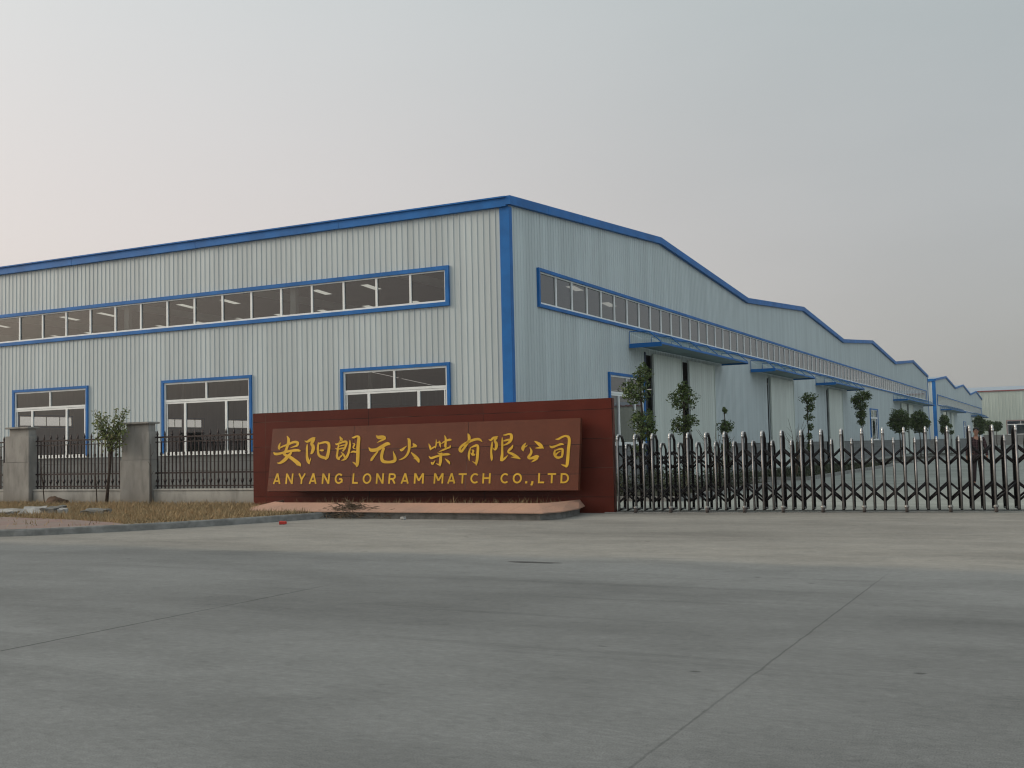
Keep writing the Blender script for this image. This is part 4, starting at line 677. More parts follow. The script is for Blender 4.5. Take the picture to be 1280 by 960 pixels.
# roman line: each letter is drawn with strokes of even width (unit cap height), its own mesh
def arc(cx, cy, rx, ry, a0, a1, n=14): return [(cx+rx*math.cos(R(a0+(a1-a0)*k/n)), cy+ry*math.sin(R(a0+(a1-a0)*k/n))) for k in range(n+1)]
h_ = .085          # half stroke
LET = {'A': (.84, [[(.09, 0), (.42, 1)], [(.75, 0), (.42, 1)], [(.2, .27), (.64, .27)]]),
 'N': (.80, [[(h_, 0), (h_, 1)], [(h_+.01, .97), (.80-h_-.01, .03)], [(.80-h_, 0), (.80-h_, 1)]]),
 'Y': (.80, [[(.08, 1), (.40, .42)], [(.72, 1), (.40, .42)], [(.40, 0), (.40, .46)]]),
 'G': (.82, [arc(.44, .5, .35, .425, 42, 342, 22), [(.47, .46), (.82-h_, .46)], [(.82-h_, .12), (.82-h_, .46)]]),
 'L': (.60, [[(h_, 0), (h_, 1)], [(h_, h_), (.60, h_)]]),
 'O': (.90, [arc(.45, .5, .45-h_, .425, 0, 362, 30)]),
 'R': (.76, [[(h_, 0), (h_, 1)], [(h_, .92)]+arc(.42, .69, .23, .23, 90, -90, 10)+[(h_, .46)], [(.40, .46), (.68, 0)]]),
 'M': (.98, [[(h_, 0), (h_, 1)], [(h_+.02, .99), (.49, .28)], [(.96-h_, .99), (.49, .28)], [(.98-h_, 0), (.98-h_, 1)]]),
 'T': (.80, [[(0, 1-h_), (.80, 1-h_)], [(.40, 0), (.40, 1-h_)]]),
 'C': (.78, [arc(.45, .5, .37, .425, 48, 312, 22)]),
 'H': (.80, [[(h_, 0), (h_, 1)], [(h_, .52), (.80-h_, .52)], [(.80-h_, 0), (.80-h_, 1)]]),
 'D': (.80, [[(h_, 0), (h_, 1)], [(h_, .92), (.30, .92)]+arc(.33, .5, .80-.33-h_, .42, 88, -88, 16)+[(.30, .08), (h_, .08)]]),
 '.': (.26, [[(.13, -.01), (.13, .21)]]), ',': (.26, [[(.15, .21), (.15, .02), (.05, -.2)]])}
def stroke(mb, pts, hw, k, mapf):
    P = [Vector(p) for p in pts]; L, Rr = [], []
    for i, p in enumerate(P):
        t0 = (p-P[i-1]).normalized() if i else (P[1]-p).normalized(); t1 = (P[i+1]-p).normalized() if i < len(P)-1 else t0
        nn = (Vector((-t0.y, t0.x))+Vector((-t1.y, t1.x))); nn.normalize(); m_ = hw/max(.5, nn.dot(Vector((-t0.y, t0.x))))
        L.append(p+nn*m_); Rr.append(p-nn*m_)
    top = .006+.0007*k; vs = []; fs = []; n = len(P)
    for l, r_ in zip(L, Rr): vs += [mapf(l, top), mapf(r_, top), mapf(l, .0015), mapf(r_, .0015)]
    for i in range(n-1): o, e = 4*i, 4*i+4; fs += [(o, e, e+1, o+1), (o, o+2, e+2, e), (o+1, e+1, e+3, o+3)]
    fs += [(0, 1, 3, 2), (4*n-4, 4*n-2, 4*n-1, 4*n-3)]; mb.add(vs, fs)
for word, a, b in (('ANYANG', -2.906, -.838), ('LONRAM', -.561, 1.397), ('MATCH', 1.658, 3.108), ('CO.,LTD', 3.353, 4.985)):
    hgt = .2545-.0054*((a+b)/2+2.9); wx = 1.42*hgt*.80                     # the line is set a little wide
    gaps = [.72 if word[i:i+2] in ('AT', 'LT', 'YA', 'O.', '.,') else 1.0 for i in range(len(word)-1)]
    g = ((b-a)-sum(LET[q][0] for q in word)*wx)/sum(gaps); u = a
    for i, q in enumerate(word):
        wd, strokes = LET[q]; v0 = .176-.0033*(u+2.9); hh = .2545-.0054*(u+2.9); mb = MB()
        for k, s_ in enumerate(strokes): stroke(mb, s_, .1 if q in '.,' else .083, k, lambda p, tp: PP(u+p.x*wx, v0+p.y*hh, tp)[:])
        mb.build('letter', M['gold'], panel)
        u += wd*wx+(g*gaps[i] if i < len(gaps) else 0)

# sloping tiled kerb of the planter in front of the sign
pl = thing('planter_kerb', 'low planter edge of sloping pink tiles on a grey base under the granite sign', 'planter', (1.0, -8.0, 0))
outer = [(-3.1, -7.0), (-2.75, -8.3), (-1.95, -9.2), (5.30, -9.2), (5.48, -8.75), (5.42, -7.75), (5.16, -6.83)]
inner = [(-2.75, -7.0), (-2.3, -7.9), (-1.75, -8.27), (4.76, -8.27), (4.9, -8.05), (5.02, -7.3), (5.05, -6.83)]
base = [(-2.98, -7.0), (-2.63, -8.24), (-1.9, -9.05), (5.17, -9.05), (5.36, -8.7), (5.28, -7.75), (5.04, -6.83)]
mb = MB(); n = 7
for i in range(n-1):
    def P(t, z): return [(t[i][0], t[i][1], z), (t[i+1][0], t[i+1][1], z)]
    a, b = P(outer, .155); c, d = P(inner, .285); mb.quad(a, b, d, c)
    e, f_ = P(outer, .135); mb.quad(e, f_, b, a)
    g_, h_ = P(base, .135); mb.quad(g_, h_, f_, e)
    j, k = P(inner, .10); mb.quad(c, d, k, j)
mb.build('sloping_tiles', M['pink_tile'], pl)
mb = MB()
for i in range(n-1):
    mb.quad((base[i][0], base[i][1], -.02), (base[i+1][0], base[i+1][1], -.02), (base[i+1][0], base[i+1][1], .134), (base[i][0], base[i][1], .134))
mb.build('base', M['kerb'], pl)
mb = MB(); mb.add([(x, y, .12) for x, y in inner], [tuple(range(n))]); mb.build('planter_soil', M['bed_soil'], pl)

# ------------------------------------------------------------------ roadside wall: pillars, low walls, iron fence
PX = [(-13.88, 'grey plastered gate-style pillar at the left edge of the photo'), (-9.11, 'grey plastered pillar beside the leafy sapling'), (-18.65, 'grey plastered pillar out past the left edge pillar')]
def pillar(x, label, k):
    t = thing('fence_pillar', label, 'pillar', (x, -6.0, .08), 'plastered pillars of the roadside fence')
    mb = MB(); rnd = random.Random(k)
    mb.bbox(x-.56, x+.56, -6.22, -5.84, .06, 1.32, .015); mb.bbox(x-.53, x+.53, -6.195, -5.86, 1.31, 2.10, .02)
    mb.build('shaft', M['plaster'], t)
    mb = MB(); mb.bbox(x-.38, x+.46, -6.15, -5.89, 2.09, 2.312, .01); mb.bbox(x-.46, x+.54, -6.25, -5.80, 2.311, 2.365, .012); mb.build('cap', M['plaster'], t)
for k, (x, l) in enumerate(PX): pillar(x+.57, l, k)
def low_wall(x0, x1, label):
    mb = MB(); mb.bbox(x0, x1, -6.1, -5.9, .04, .47, .012); mb.bbox(x0, x1, -6.125, -5.875, .472, .525, .012)
    o = mb.build('low_wall', M['plaster_pale'], origin=((x0+x1)/2, -6, .05)); tag(o, label, 'wall', 'low walls under the iron fence')
def iron_fence(x0, x1, label):
    t = thing('iron_fence', label, 'fence', ((x0+x1)/2, -6.0, .53), 'brown iron fence panels')
    for z, r_ in ((.60, .018), (.955, .022), (1.93, .022), (1.80, .014)):
        mb = MB(); mb.box(x0, x1, -6.0-r_*.8, -6.0+r_*.8, z-r_, z+r_); mb.build('rail', M['iron'], t)
    n = int((x1-x0)/.135); st = (x1-x0)/n
    A, B = None, None
    for i in range(n):
        x = x0+st*(i+.5); spear = i % 2 == 0
        if (A if spear else B) is None:
            mb = MB(); r_ = .0145
            mb.box(x-r_, x+r_, -6-r_, -6+r_, .525, 1.985 if spear else 1.80)
            if spear:
                mb.tube([(x, -6, 1.98), (x, -6, 2.0), (x, -6, 2.035), (x, -6, 2.12)], [.014, .032, .026, .003], 6)
                mb.tube([(x, -6, .66), (x, -6, .74), (x, -6, .84)], [.014, .046, .014], 6)
            else:
                ring = [(x+.032*math.cos(q*math.pi/5), -6, 1.865+.045*math.sin(q*math.pi/5)) for q in range(11)]; mb.tube(ring, .008, 5, caps=False)
                for s_ in (-1, 1):
                    c_ = [(x+s_*(.012+.03*math.sin(q*math.pi/4)), -6, 1.42+.12*q/4) for q in range(5)]; mb.tube(c_, .007, 5)
            o = mb.build('picket', M['iron'], t)
            o.location = (0, 0, 0)
            if spear: A = (o, x)
            else: B = (o, x)
        else:
            s_, xs = A if spear else B
            o = s_.copy(); COL.objects.link(o); o.parent = t; o.location = (x-xs, 0, 0)
low_wall(-12.74+.02, -9.11-.02, 'low pale plastered wall between the two grey pillars'); low_wall(-7.97, -3.9, 'low plastered wall from the sapling pillar to the red granite sign'); low_wall(-17.5, -13.9, 'low plastered wall running off past the left edge pillar')
iron_fence(-12.72, -9.13, 'brown iron fence panel between the two pillars, behind the sapling')
iron_fence(-7.97, -3.9, 'brown iron fence panel between the sapling pillar and the red sign')
iron_fence(-17.5, -13.9, 'brown iron fence panel cut off at the left edge of the photo')

# ------------------------------------------------------------------ folding gate
gate = thing('folding_gate', 'long stainless folding gate of linked posts closing the factory driveway', 'gate', (5.93, -6.78, 0))
GD = Vector((.9905, .1375, 0)); GN = Vector((-.1375, .9905, 0)); G0 = Vector((5.92, -6.78, 0))
def gp(s, d, z): return G0+GD*s+GN*d+Vector((0, 0, z))
ss = [0.0]; 
for i in range(34): ss.append(ss[-1]+min(.368+.0017*i, .405))
GW = .56
def post_frame(s, hgt, thick, name):
    mb = MB(); c = hgt*.05
    mb.tube([gp(s, 0, .07), gp(s, 0, hgt-.07)], thick, 10)
    o = mb.build(name, M['steel'], gate, True)
    mb = MB(); r_ = thick*1.55
    path = [gp(s, .03, .05), gp(s, .03, hgt-.13), gp(s, .17, hgt-.012), gp(s, GW-.17, hgt-.012), gp(s, GW, hgt-.13), gp(s, GW, .05)]
    mb.tube(path, r_, 8); mb.tube([gp(s, .03, .07), gp(s, GW, .07)], r_*.8, 6)
    mb.build('rear_frame', M['steel_dark'], o, True)
    mb = MB(); mb.tube([gp(s, -.012, hgt-.10), gp(s, -.006, hgt-.055)], thick*1.25, 10); mb.tube([gp(s, -.004, hgt-.06), gp(s, .05, hgt+.006), gp(s, .13, hgt+.012)], [thick*1.1, thick*1.15, thick*.9], 8)
    mb.build('cap', M['steel_cap'], o, True)
for i, s in enumerate(ss):
    post_frame(s, 1.63, .019, 'tall_post')
    if i < len(ss)-1: post_frame((s+ss[i+1])/2, 1.44, .0155, 'short_post')
rest = MB()
for i in range(len(ss)-1):
    a, b = ss[i], ss[i+1]
    for d in (.045, GW-.045):
        for zt, zb in ((1.275, .905), (.575, .215)):
            mb = MB() if i < 24 else rest
            for q, (p0, p1) in enumerate((((a, zb), (b, zt)), ((a, zt), (b, zb)))):
                mb.tube([gp(p0[0], d+.012*q, p0[1]), gp(p1[0], d+.012*q, p1[1])], .022, 6)
            if i < 24: mb.build('scissor_link', M['steel_dark'], gate, True)
o = rest.build('scissor_link', M['steel_dark'], gate, True); o['kind'] = 'stuff'
for i, s in enumerate(ss):
    if i % 2 == 1:
        mb = MB(); mb.tube([gp(s-.03, -.03, .06), gp(s+.03, -.03, .06)], .055, 14); mb.build('wheel', M['rubber'], gate, True)
        mb = MB(); mb.sphere(gp(s, -.02, .115)[:], .05, .05, .035, 10, 6); mb.build('hub_cap', M['track'], gate, True)
mb = MB(); L_ = ss[-1]+1
for d in (-.03, GW+.02):
    q = [gp(-.3, d-.02, .004), gp(L_, d-.02, .004), gp(L_, d+.02, .004), gp(-.3, d+.02, .004)]
    mb.prism([p[:] for p in q], [(p+Vector((0, 0, .018)))[:] for p in q])
o = mb.build('gate_track', M['track'], origin=(6, -6.8, 0)); tag(o, 'thin steel track in the concrete under the folding gate', 'track')

# ------------------------------------------------------------------ plants
def leaves_into(vs, fs, c, rad, n, size, rnd, shell=.35, clump=0):
    for _ in range(n):
        while True:
            p = Vector((rnd.uniform(-1, 1), rnd.uniform(-1, 1), rnd.uniform(-1, 1)))
            if shell < p.length < 1: break
        wob = 1+.55*noise.noise(Vector((p.x*2.6+c[0]*3.7, p.y*2.6+c[1], p.z*2.6+c[2]*2.9)))
        if noise.noise(Vector((p.x*3+c[2]*5, p.y*3, p.z*3+c[0]*2))) < -.17: continue
        q = Vector((c[0]+p.x*rad[0]*wob, c[1]+p.y*rad[1]*wob, c[2]+p.z*rad[2]*wob))
        d = Vector((rnd.gauss(0, 1), rnd.gauss(0, 1), rnd.gauss(0, .7)+.2)).normalized(); e = d.cross(Vector((rnd.gauss(0, 1), rnd.gauss(0, 1), rnd.gauss(0, 1)))).normalized()
        s = size*rnd.uniform(.6, 1.25); o = len(vs)
        vs += [(q-d*s)[:], (q+e*s*.42)[:], (q+d*s)[:], (q-e*s*.42)[:]]; fs.append((o, o+1, o+2, o+3))
def topiary(x, y, tufts, label, z0=.10, trunk=.05, leaf=.05, seed=1, dens=1.0, group='young trees in the yard beds', extra=None, lean=0.0):
    rnd = random.Random(seed); t = thing('young_tree', label, 'tree', (x, y, z0), group)
    zt = max(c[2]+c[3]*.3 for c in tufts); mb = MB(); pts = []; rr = []
    for k in range(7):
        f = k/6; pts.append((x+lean*f+rnd.uniform(-.03, .03)*(k > 0), y+rnd.uniform(-.03, .03)*(k > 0), z0-.05+(zt-z0)*f)); rr.append(trunk*(1-.65*f))
    mb.tube(pts, rr, 7)
    for (cx, cy, cz, rz, rx) in tufts:
        for k in range(5):
            a = rnd.uniform(0, 6.28); mb.tube([(x+lean*.7, y, cz-rz*.9), (x+cx+math.cos(a)*rx*.6, y+cy+math.sin(a)*rx*.6, cz+rnd.uniform(-.2, .5)*rz)], [trunk*.35, .006], 5)
    mb.build('trunk', M['bark'], t, True)
    vs, fs = [], []
    for (cx, cy, cz, rz, rx) in tufts: leaves_into(vs, fs, (x+cx, y+cy, cz), (rx, rx, rz), int(2100*dens*max(rx*rz*4, .12)), leaf, rnd, .25)
    if extra: leaves_into(vs, fs, extra[0], extra[1], extra[2], leaf, rnd, 0)
    mb = MB(); mb.add(vs, fs); mb.build('foliage', M['leaf_dark'], t)
# (dx, dy, z, rz, rx)
topiary(4.4, -1.2, [(.1, 0, 3.28, .28, .24), (-.14, 0, 2.85, .34, .40), (.05, 0, 2.05, .30, .34), (.12, 0, 1.75, .22, .28), (-.1, 0, 1.25, .2, .2)], 'clipped tree of stacked leafy tufts just right of the red sign', seed=11, trunk=.05, lean=.05)
topiary(4.4, 2.4, [(-.02, 0, 2.74, .34, .42), (.02, 0, 3.05, .2, .2), (-.1, 0, 2.0, .30, .30), (.2, 0, 2.1, .18, .25)], 'clipped tree with two leafy tufts in front of the dark door gap', seed=12, trunk=.05)
topiary(4.4, 6.7, [(0, 0, 1.98, .22, .27), (0, 0, 1.92, .2, .25), (0, 0, 2.5, .10, .07), (0, 0, 1.35, .35, .17), (0, 0, .8, .35, .18)], 'small tree with one round tuft and a single sprig above it', seed=13, trunk=.04, leaf=.045)
topiary(4.6, 18.5, [(.05, 0, 3.25, .24, .36), (.12, 0, 2.85, .2, .22), (.05, 0, 2.45, .17, .22), (.1, 0, 2.05, .17, .15), (.05, 0, 1.65, .17, .13), (.02, 0, 1.2, .2, .12)], 'slim tree with a thin stack of small tufts under the second canopy', seed=14, trunk=.04, dens=1.1)
topiary(4.6, 31.8, [(.1, 0, 3.75, .30, .42), (-.28, 0, 3.6, .25, .25), (.35, 0, 3.8, .2, .22), (0, 0, 3.25, .28, .38), (0, 0, 2.8, .25, .32), (0, 0, 2.4, .22, .2)], 'tree with a broad-topped crown narrowing downward beside the yard window', seed=15, trunk=.045, leaf=.06)
topiary(4.6, 46.5, [(0, 0, 2.95, .45, .62), (-.25, 0, 2.5, .4, .5), (.3, 0, 2.55, .4, .45), (0, 0, 2.15, .3, .5)], 'round-crowned tree, left one of the pair before the last canopy', seed=16, leaf=.075, trunk=.05)
topiary(4.6, 57.0, [(0, 0, 3.05, .45, .6), (-.3, 0, 2.6, .45, .5), (.3, 0, 2.6, .4, .5), (.05, 0, 2.2, .3, .5)], 'round-crowned tree, right one of the pair before the last canopy', seed=17, leaf=.085, trunk=.05)
topiary(4.6, 75.0, [(0, 0, 3.0, .5, .42), (0, 0, 2.3, .45, .4)], 'narrow tree in front of the blue corner of the second hall', seed=18, leaf=.09, trunk=.05)
topiary(5.7, 101.0, [(0, 0, 3.1, .7, .6), (0, 0, 2.3, .5, .5)], 'distant tree right above the standing person', seed=19, leaf=.11, trunk=.06)
topiary(5.8, 114.0, [(0, 0, 2.9, .6, .7)], 'distant ball-crowned tree just right of the standing person', seed=20, leaf=.11, trunk=.06)
topiary(6.0, 126.0, [(0, 0, 2.9, .6, .7)], 'farthest small tree, before the pale cross hall', seed=21, leaf=.11, trunk=.06)
topiary(4.7, 79.0, [(0, 0, 2.6, .2, .2), (.1, 0, 2.0, .2, .2)], 'thin sparse tree beside the far canopy doors', seed=22, leaf=.09, trunk=.03, dens=.6)
def bare_shrub(x, y, hgt, label, seed, n=9, z0=.1):
    rnd = random.Random(seed); t = thing('bare_shrub', label, 'shrub', (x, y, z0), 'bare shrubs')
    mb = MB()
    for k in range(n):
        a = rnd.uniform(0, 6.28); sp = rnd.uniform(.15, .5)*hgt*.55; hh = hgt*rnd.uniform(.7, 1)
        p = [(x, y, z0), (x+math.cos(a)*sp*.25, y+math.sin(a)*sp*.25, z0+hh*.4), (x+math.cos(a)*sp*.6, y+math.sin(a)*sp*.6, z0+hh*.75), (x+math.cos(a)*sp*1.2, y+math.sin(a)*sp*1.2, z0+hh)]
        mb.tube(p, [.016, .012, .008, .004], 5)
        for q in range(3):
            b = a+rnd.uniform(-1, 1); s_ = Vector(p[2])*(1-q*.3)+Vector(p[1])*(q*.3); mb.tube([s_, s_+Vector((math.cos(b)*.2, math.sin(b)*.2, .22))], [.006, .003], 4)
    mb.build('branches', M['twig'], t)
bare_shrub(4.9, 3.9, 1.95, 'bare twiggy shrub just right of the two-tuft tree', 3); bare_shrub(5.0, 14.2, 2.3, 'bare twiggy shrub just left of the slim stacked tree', 4)
# low evergreen shrubs massed in the first bed
for k in range(16):
    x, y = 1.7+(k % 4)*1.15+random.uniform(-.2, .2), -1.6+(k//4)*2.7+random.uniform(-.4, .4)
    rnd = random.Random(100+k); vs, fs = [], []
    r_ = rnd.uniform(.45, .62); hh = rnd.uniform(.28, .40)
    leaves_into(vs, fs, (x, y, .10+hh*.8), (r_, r_, hh), 620, .05, rnd, .3)
    t = thing('low_shrub', 'low dark evergreen shrub massed with others in the bed behind the gate', 'shrub', (x, y, .1), 'low shrubs in the first bed')
    mb = MB(); mb.add(vs, fs); mb.build('foliage', M['hedge'], t)
    mb = MB()
    for q in range(5):
        a = rnd.uniform(0, 6.28); mb.tube([(x, y, .05), (x+math.cos(a)*r_*.6, y+math.sin(a)*r_*.6, .1+hh)], [.015, .005], 4)
    mb.build('stems', M['bark'], t)
def blades(name, region, n, hmin, hmax, z0, mat, label, seed, width=.010, dens=None):
    rng = np.random.default_rng(seed); P = []
    while len(P) < n:
        x, y = rng.uniform(region[0], region[1]), rng.uniform(region[2], region[3])
        if dens is None or dens(x, y) > rng.random(): P.append((x, y))
    P = np.array(P); h_ = rng.uniform(hmin, hmax, n)*(.55+.75*rng.random(n)**2); a = rng.uniform(0, 6.283, n); ln = rng.normal(0, .55, (n, 2))*h_[:, None]; wd = width*rng.uniform(.6, 1.5, n)
    v = np.zeros((n, 3, 3)); c, s = np.cos(a)*wd, np.sin(a)*wd
    v[:, 0, 0] = P[:, 0]-c; v[:, 0, 1] = P[:, 1]-s; v[:, 1, 0] = P[:, 0]+c; v[:, 1, 1] = P[:, 1]+s; v[:, 0:2, 2] = z0-.01
    v[:, 2, :2] = P+ln; v[:, 2, 2] = z0+h_
    me = bpy.data.meshes.new(name); me.vertices.add(3*n); me.loops.add(3*n); me.polygons.add(n)
    me.vertices.foreach_set('co', v.ravel().astype(np.float32)); me.loops.foreach_set('vertex_index', np.arange(3*n, dtype=np.int32))
    me.polygons.foreach_set('loop_start', np.arange(0, 3*n, 3, dtype=np.int32)); me.update(); me.validate()
    me.materials.append(mat); o = bpy.data.objects.new(name, me); COL.objects.link(o); tag(o, label, 'grass', kind='stuff'); return o
def inside(x, y):      # the grass keeps off kerb, pavement and walls
    if y < -6.6 and y > -9.25 and x > -3.2+(-7-y)*.57: return 0
    yk = -16.3
    for i in range(len(kin)-1):
        a, b = kin[i], kin[i+1]
        if a.x <= x <= b.x: yk = a.y+(b.y-a.y)*(x-a.x)/(b.x-a.x+1e-9); break
    else:
        if x > kin[-1].x: return 0
    if y < yk+.06: return 0
    yp = -10.9-.1 if x < -16 else (-11.2-(x+12)*.04 if x < -8 else (-11.35-(x+8)*.19 if x < -4.2 else (-12.05-(x+4.2)*.32)))
    if x < -1.7 and y < yp: return 0.02
    return .25+1.1*max(0, .5+noise.noise(Vector((x*.8, y*.8, 0))))
blades('dry_grass', (-22, .2, -15.0, -6.12), 64000, .045, .155, .105, M['grass'], 'dry straw-coloured grass on the verge between kerb and fence', 5, .011, inside)
blades('dry_weeds', (-1.7, 4.9, -8.2, -6.9), 2600, .05, .24, .12, M['grass'], 'thin dry weeds in the planter below the sign panel', 6, .008, lambda x, y: max(0, .3+noise.noise(Vector((x*1.3, y*2, 3)))))
blades('bed_grass', (2.5, 5.7, 12.7, 33.9), 12000, .06, .22, .10, M['hedge'], 'dark green ground cover in the second planting bed', 8, .03)

# sapling and staked whips on the verge
sp = thing('sapling', 'young leafy sapling with reddish twigs standing against the grey pillar', 'sapling', (-9.31, -6.45, .1))
rnd = random.Random(42); mb = MB(); vs, fs = [], []
tr_ = [(-9.36, -6.45, .08), (-9.30, -6.45, .6), (-9.22, -6.45, 1.2), (-9.20, -6.44, 1.62), (-9.24, -6.43, 2.0)]
mb.tube(tr_, [.05, .042, .036, .030, .018], 7)
for k in range(26):
    b0 = Vector(tr_[3]).lerp(Vector(tr_[4]), rnd.uniform(-.3, 1)); a = rnd.uniform(0, 6.28); up = rnd.uniform(.25, 1.1); rad = rnd.uniform(.25, .75)
    p1 = b0+Vector((math.cos(a)*rad*.5, math.sin(a)*rad*.3, up*.4)); p2 = b0+Vector((math.cos(a)*rad, math.sin(a)*rad*.5, up*.95)); p2.z = min(p2.z, 2.95)
    mb.tube([b0, p1, p2], [.012, .008, .004], 5)
    for q in range(44):
        f = rnd.uniform(.3, 1.05); p = b0.lerp(p1, min(1, f*2)) if f < .5 else p1.lerp(p2, f*2-1)
        p = p+Vector((rnd.gauss(0, .05), rnd.gauss(0, .05), rnd.gauss(0, .05))); d = Vector((rnd.gauss(0, 1), rnd.gauss(0, 1), rnd.gauss(0, 1)-.3)).normalized(); e = d.cross(Vector((rnd.gauss(0, 1), 1, rnd.gauss(0, 1)))).normalized(); s_ = rnd.uniform(.03, .062); o = len(vs)
        vs += [p[:], (p+d*s_+e*s_*.4)[:], (p+d*s_*2)[:], (p+d*s_-e*s_*.4)[:]]; fs.append((o, o+1, o+2, o+3))
mb.build('trunk', M['bark'], sp, True); mb = MB(); mb.add(vs, fs); mb.build('foliage', M['leaf_mix'], sp)
for x, hgt, lean, lab in ((-11.85, 1.35, -.18, 'thin bare stick leaning in the grass right of the left pillar'), (-9.75, 1.25, -.1, 'thin bare stick in the grass just left of the leafy sapling'), (-7.73, 1.75, .0, 'thin upright stick in the grass right of the sapling pillar')):
    mb = MB(); mb.tube([(x, -6.42, .05), (x+lean*.4, -6.42, hgt*.5), (x+lean, -6.42, hgt)], [.017, .014, .007], 6)
    for k in range(3): z = hgt*(.5+.15*k); mb.tube([(x+lean*z/hgt, -6.42, z), (x+lean*z/hgt+(-1)**k*.10, -6.42, z+.14)], [.007, .003], 5)
    o = mb.build('bare_stick', M['bark'], origin=(x, -6.42, .1)); tag(o, lab, 'stick')

# ------------------------------------------------------------------ litter and rubble
def chunk(name, label, cat, c, size, mat, seed, rot=0.0, tilt=0.0, group=None):
    rnd = random.Random(seed); bm = bmesh.new(); bmesh.ops.create_cube(bm, size=1); bmesh.ops.subdivide_edges(bm, edges=bm.edges[:], cuts=2, use_grid_fill=True)
    mt = Matrix.Rotation(rot, 3, 'Z') @ Matrix.Rotation(tilt, 3, 'X')
    for v in bm.verts:
        q = Vector((v.co.x*size[0], v.co.y*size[1], v.co.z*size[2]))*(1+.35*noise.noise(v.co*2.3+Vector((seed, 0, 0))))
        v.co = mt @ q+Vector(c)
    bmesh.ops.bevel(bm, geom=bm.edges[:], offset=.006, segments=1, affect='EDGES')
    mb = MB(); mb.bm(bm); o = mb.build(name, mat, origin=(c[0], c[1], c[2]-size[2]/2)); tag(o, label, cat, group); return o
chunk('concrete_slab', 'flat pale slab of broken concrete at the far left edge of the pavement', 'rubble', (-8.25, -10.75, .17), (1.0, .5, .09), M['rubble'], 1, .2, .12, 'rubble by the pavement')
chunk('concrete_slab', 'tilted pale slab of broken concrete, brightest of the rubble heap', 'rubble', (-7.3, -10.55, .19), (.5, .4, .07), M['rubble'], 2, .5, .38, 'rubble by the pavement')
chunk('concrete_lump', 'dark grey lump of rubble right of the tilted slab', 'rubble', (-6.8, -10.4, .18), (.48, .4, .2), M['rubble_dark'], 3, .1, .1, 'rubble by the pavement')
chunk('concrete_lump', 'small round stone at the right end of the rubble heap', 'rubble', (-6.35, -10.5, .16), (.2, .2, .18), M['rubble'], 4, .7, .1, 'rubble by the pavement')
chunk('concrete_lump', 'grey flat stone lying apart in the grass right of the rubble heap', 'rubble', (-5.45, -10.35, .16), (.6, .35, .14), M['rubble_dark'], 5, .2, .1, 'rubble by the pavement')
chunk('white_stone', 'small white stone at the foot of the planter base', 'stone', (2.2, -9.35, .03), (.10, .08, .06), M['rubble'], 6)
mb = MB(); bm = bmesh.new(); bmesh.ops.create_icosphere(bm, subdivisions=4, radius=1)
for v in bm.verts:
    k = 1+.3*noise.noise(v.co*1.8+Vector((5, 1, 0)))+.1*noise.noise(v.co*6); v.co = Vector((-11.25+v.co.x*.40*k, -6.5+v.co.y*.28*k, .08+v.co.z*.24*k))
mb.bm(bm); o = mb.build('soil_heap', M['soil'], None, True, origin=(-11.2, -6.55, .1)); tag(o, 'small brown heap of soil against the low wall', 'soil heap')
# heap of dry prunings at the end of the kerb
rnd = random.Random(77); mb = MB()
for k in range(330):
    a = rnd.uniform(0, 6.28); r_ = abs(rnd.gauss(0, .34)); x, y = .62+math.cos(a)*r_*1.45, -8.95+math.sin(a)*r_*.8
    z = .02+max(0, .33*(1-r_/.75))*rnd.random(); b = rnd.uniform(0, 6.28); L = rnd.uniform(.12, .42); e = rnd.gauss(0, .3)
    p = Vector((x, y, max(.012, z))); q = p+Vector((math.cos(b)*L, math.sin(b)*L*.7, e*L)); q.z = max(.012, q.z)
    mb.tube([p, p.lerp(q, .5)+Vector((0, 0, .03)), q], [.007, .006, .003], 4)
o = mb.build('brush_heap', M['twig'], origin=(.62, -8.95, 0)); tag(o, 'heap of dry brown twigs at the end of the kerb', 'twig heap')
chunk('plastic_scrap', 'small red plastic scrap lying by the kerb', 'litter', (.42, -10.98, .035), (.13, .09, .06), M['red'], 9, .4, .1)
mb = MB(); pts = []
for k in range(22):
    a = 6.283*k/22; f = 1+.4*noise.noise(Vector((math.cos(a)*1.5, math.sin(a)*1.5, 2))); pts.append((8.50+.34*math.cos(a)*f, -16.2+.06*math.sin(a)*f, .004))
mb.add(pts, [tuple(range(22))]); struct('tar_patch', mb, simple('tar', (.055, .055, .052), .8, 0, .2, 6))
for k in range(26):
    pass

# ------------------------------------------------------------------ person standing in the yard
def skin_mesh(name, joints, edges, root, mat, parent, sub=2, smooth=True):
    names = list(joints); idx = {n: i for i, n in enumerate(names)}
    me = bpy.data.meshes.new(name+'_cage'); me.from_pydata([joints[n][0] for n in names], [(idx[a], idx[b]) for a, b in edges], [])
    ob = bpy.data.objects.new(name+'_cage', me); COL.objects.link(ob)
    ob.modifiers.new('skin', 'SKIN'); ss_ = ob.modifiers.new('sub', 'SUBSURF'); ss_.levels = sub; ss_.render_levels = sub
    if not me.skin_vertices: me.attributes.new('skin_v', 'SKIN', 'POINT') if False else None
    sv = me.skin_vertices[0].data
    for n in names:
        r_ = joints[n][1]; sv[idx[n]].radius = r_ if isinstance(r_, tuple) else (r_, r_); sv[idx[n]].use_root = (n == root)
    dg = bpy.context.evaluated_depsgraph_get(); dg.update()
    m2 = bpy.data.meshes.new_from_object(ob.evaluated_get(dg)); bpy.data.objects.remove(ob)
    m2.name = name; m2.materials.clear(); m2.materials.append(mat)
    m2.polygons.foreach_set('use_smooth', [True]*len(m2.polygons))
    o = bpy.data.objects.new(name, m2); COL.objects.link(o)
    if parent: o.parent = parent
    return o
px, py = 11.95, 6.9
person = thing('person', 'person in a dark plaid shirt and dark trousers walking in the yard behind the gate', 'person', (px, py, 0))
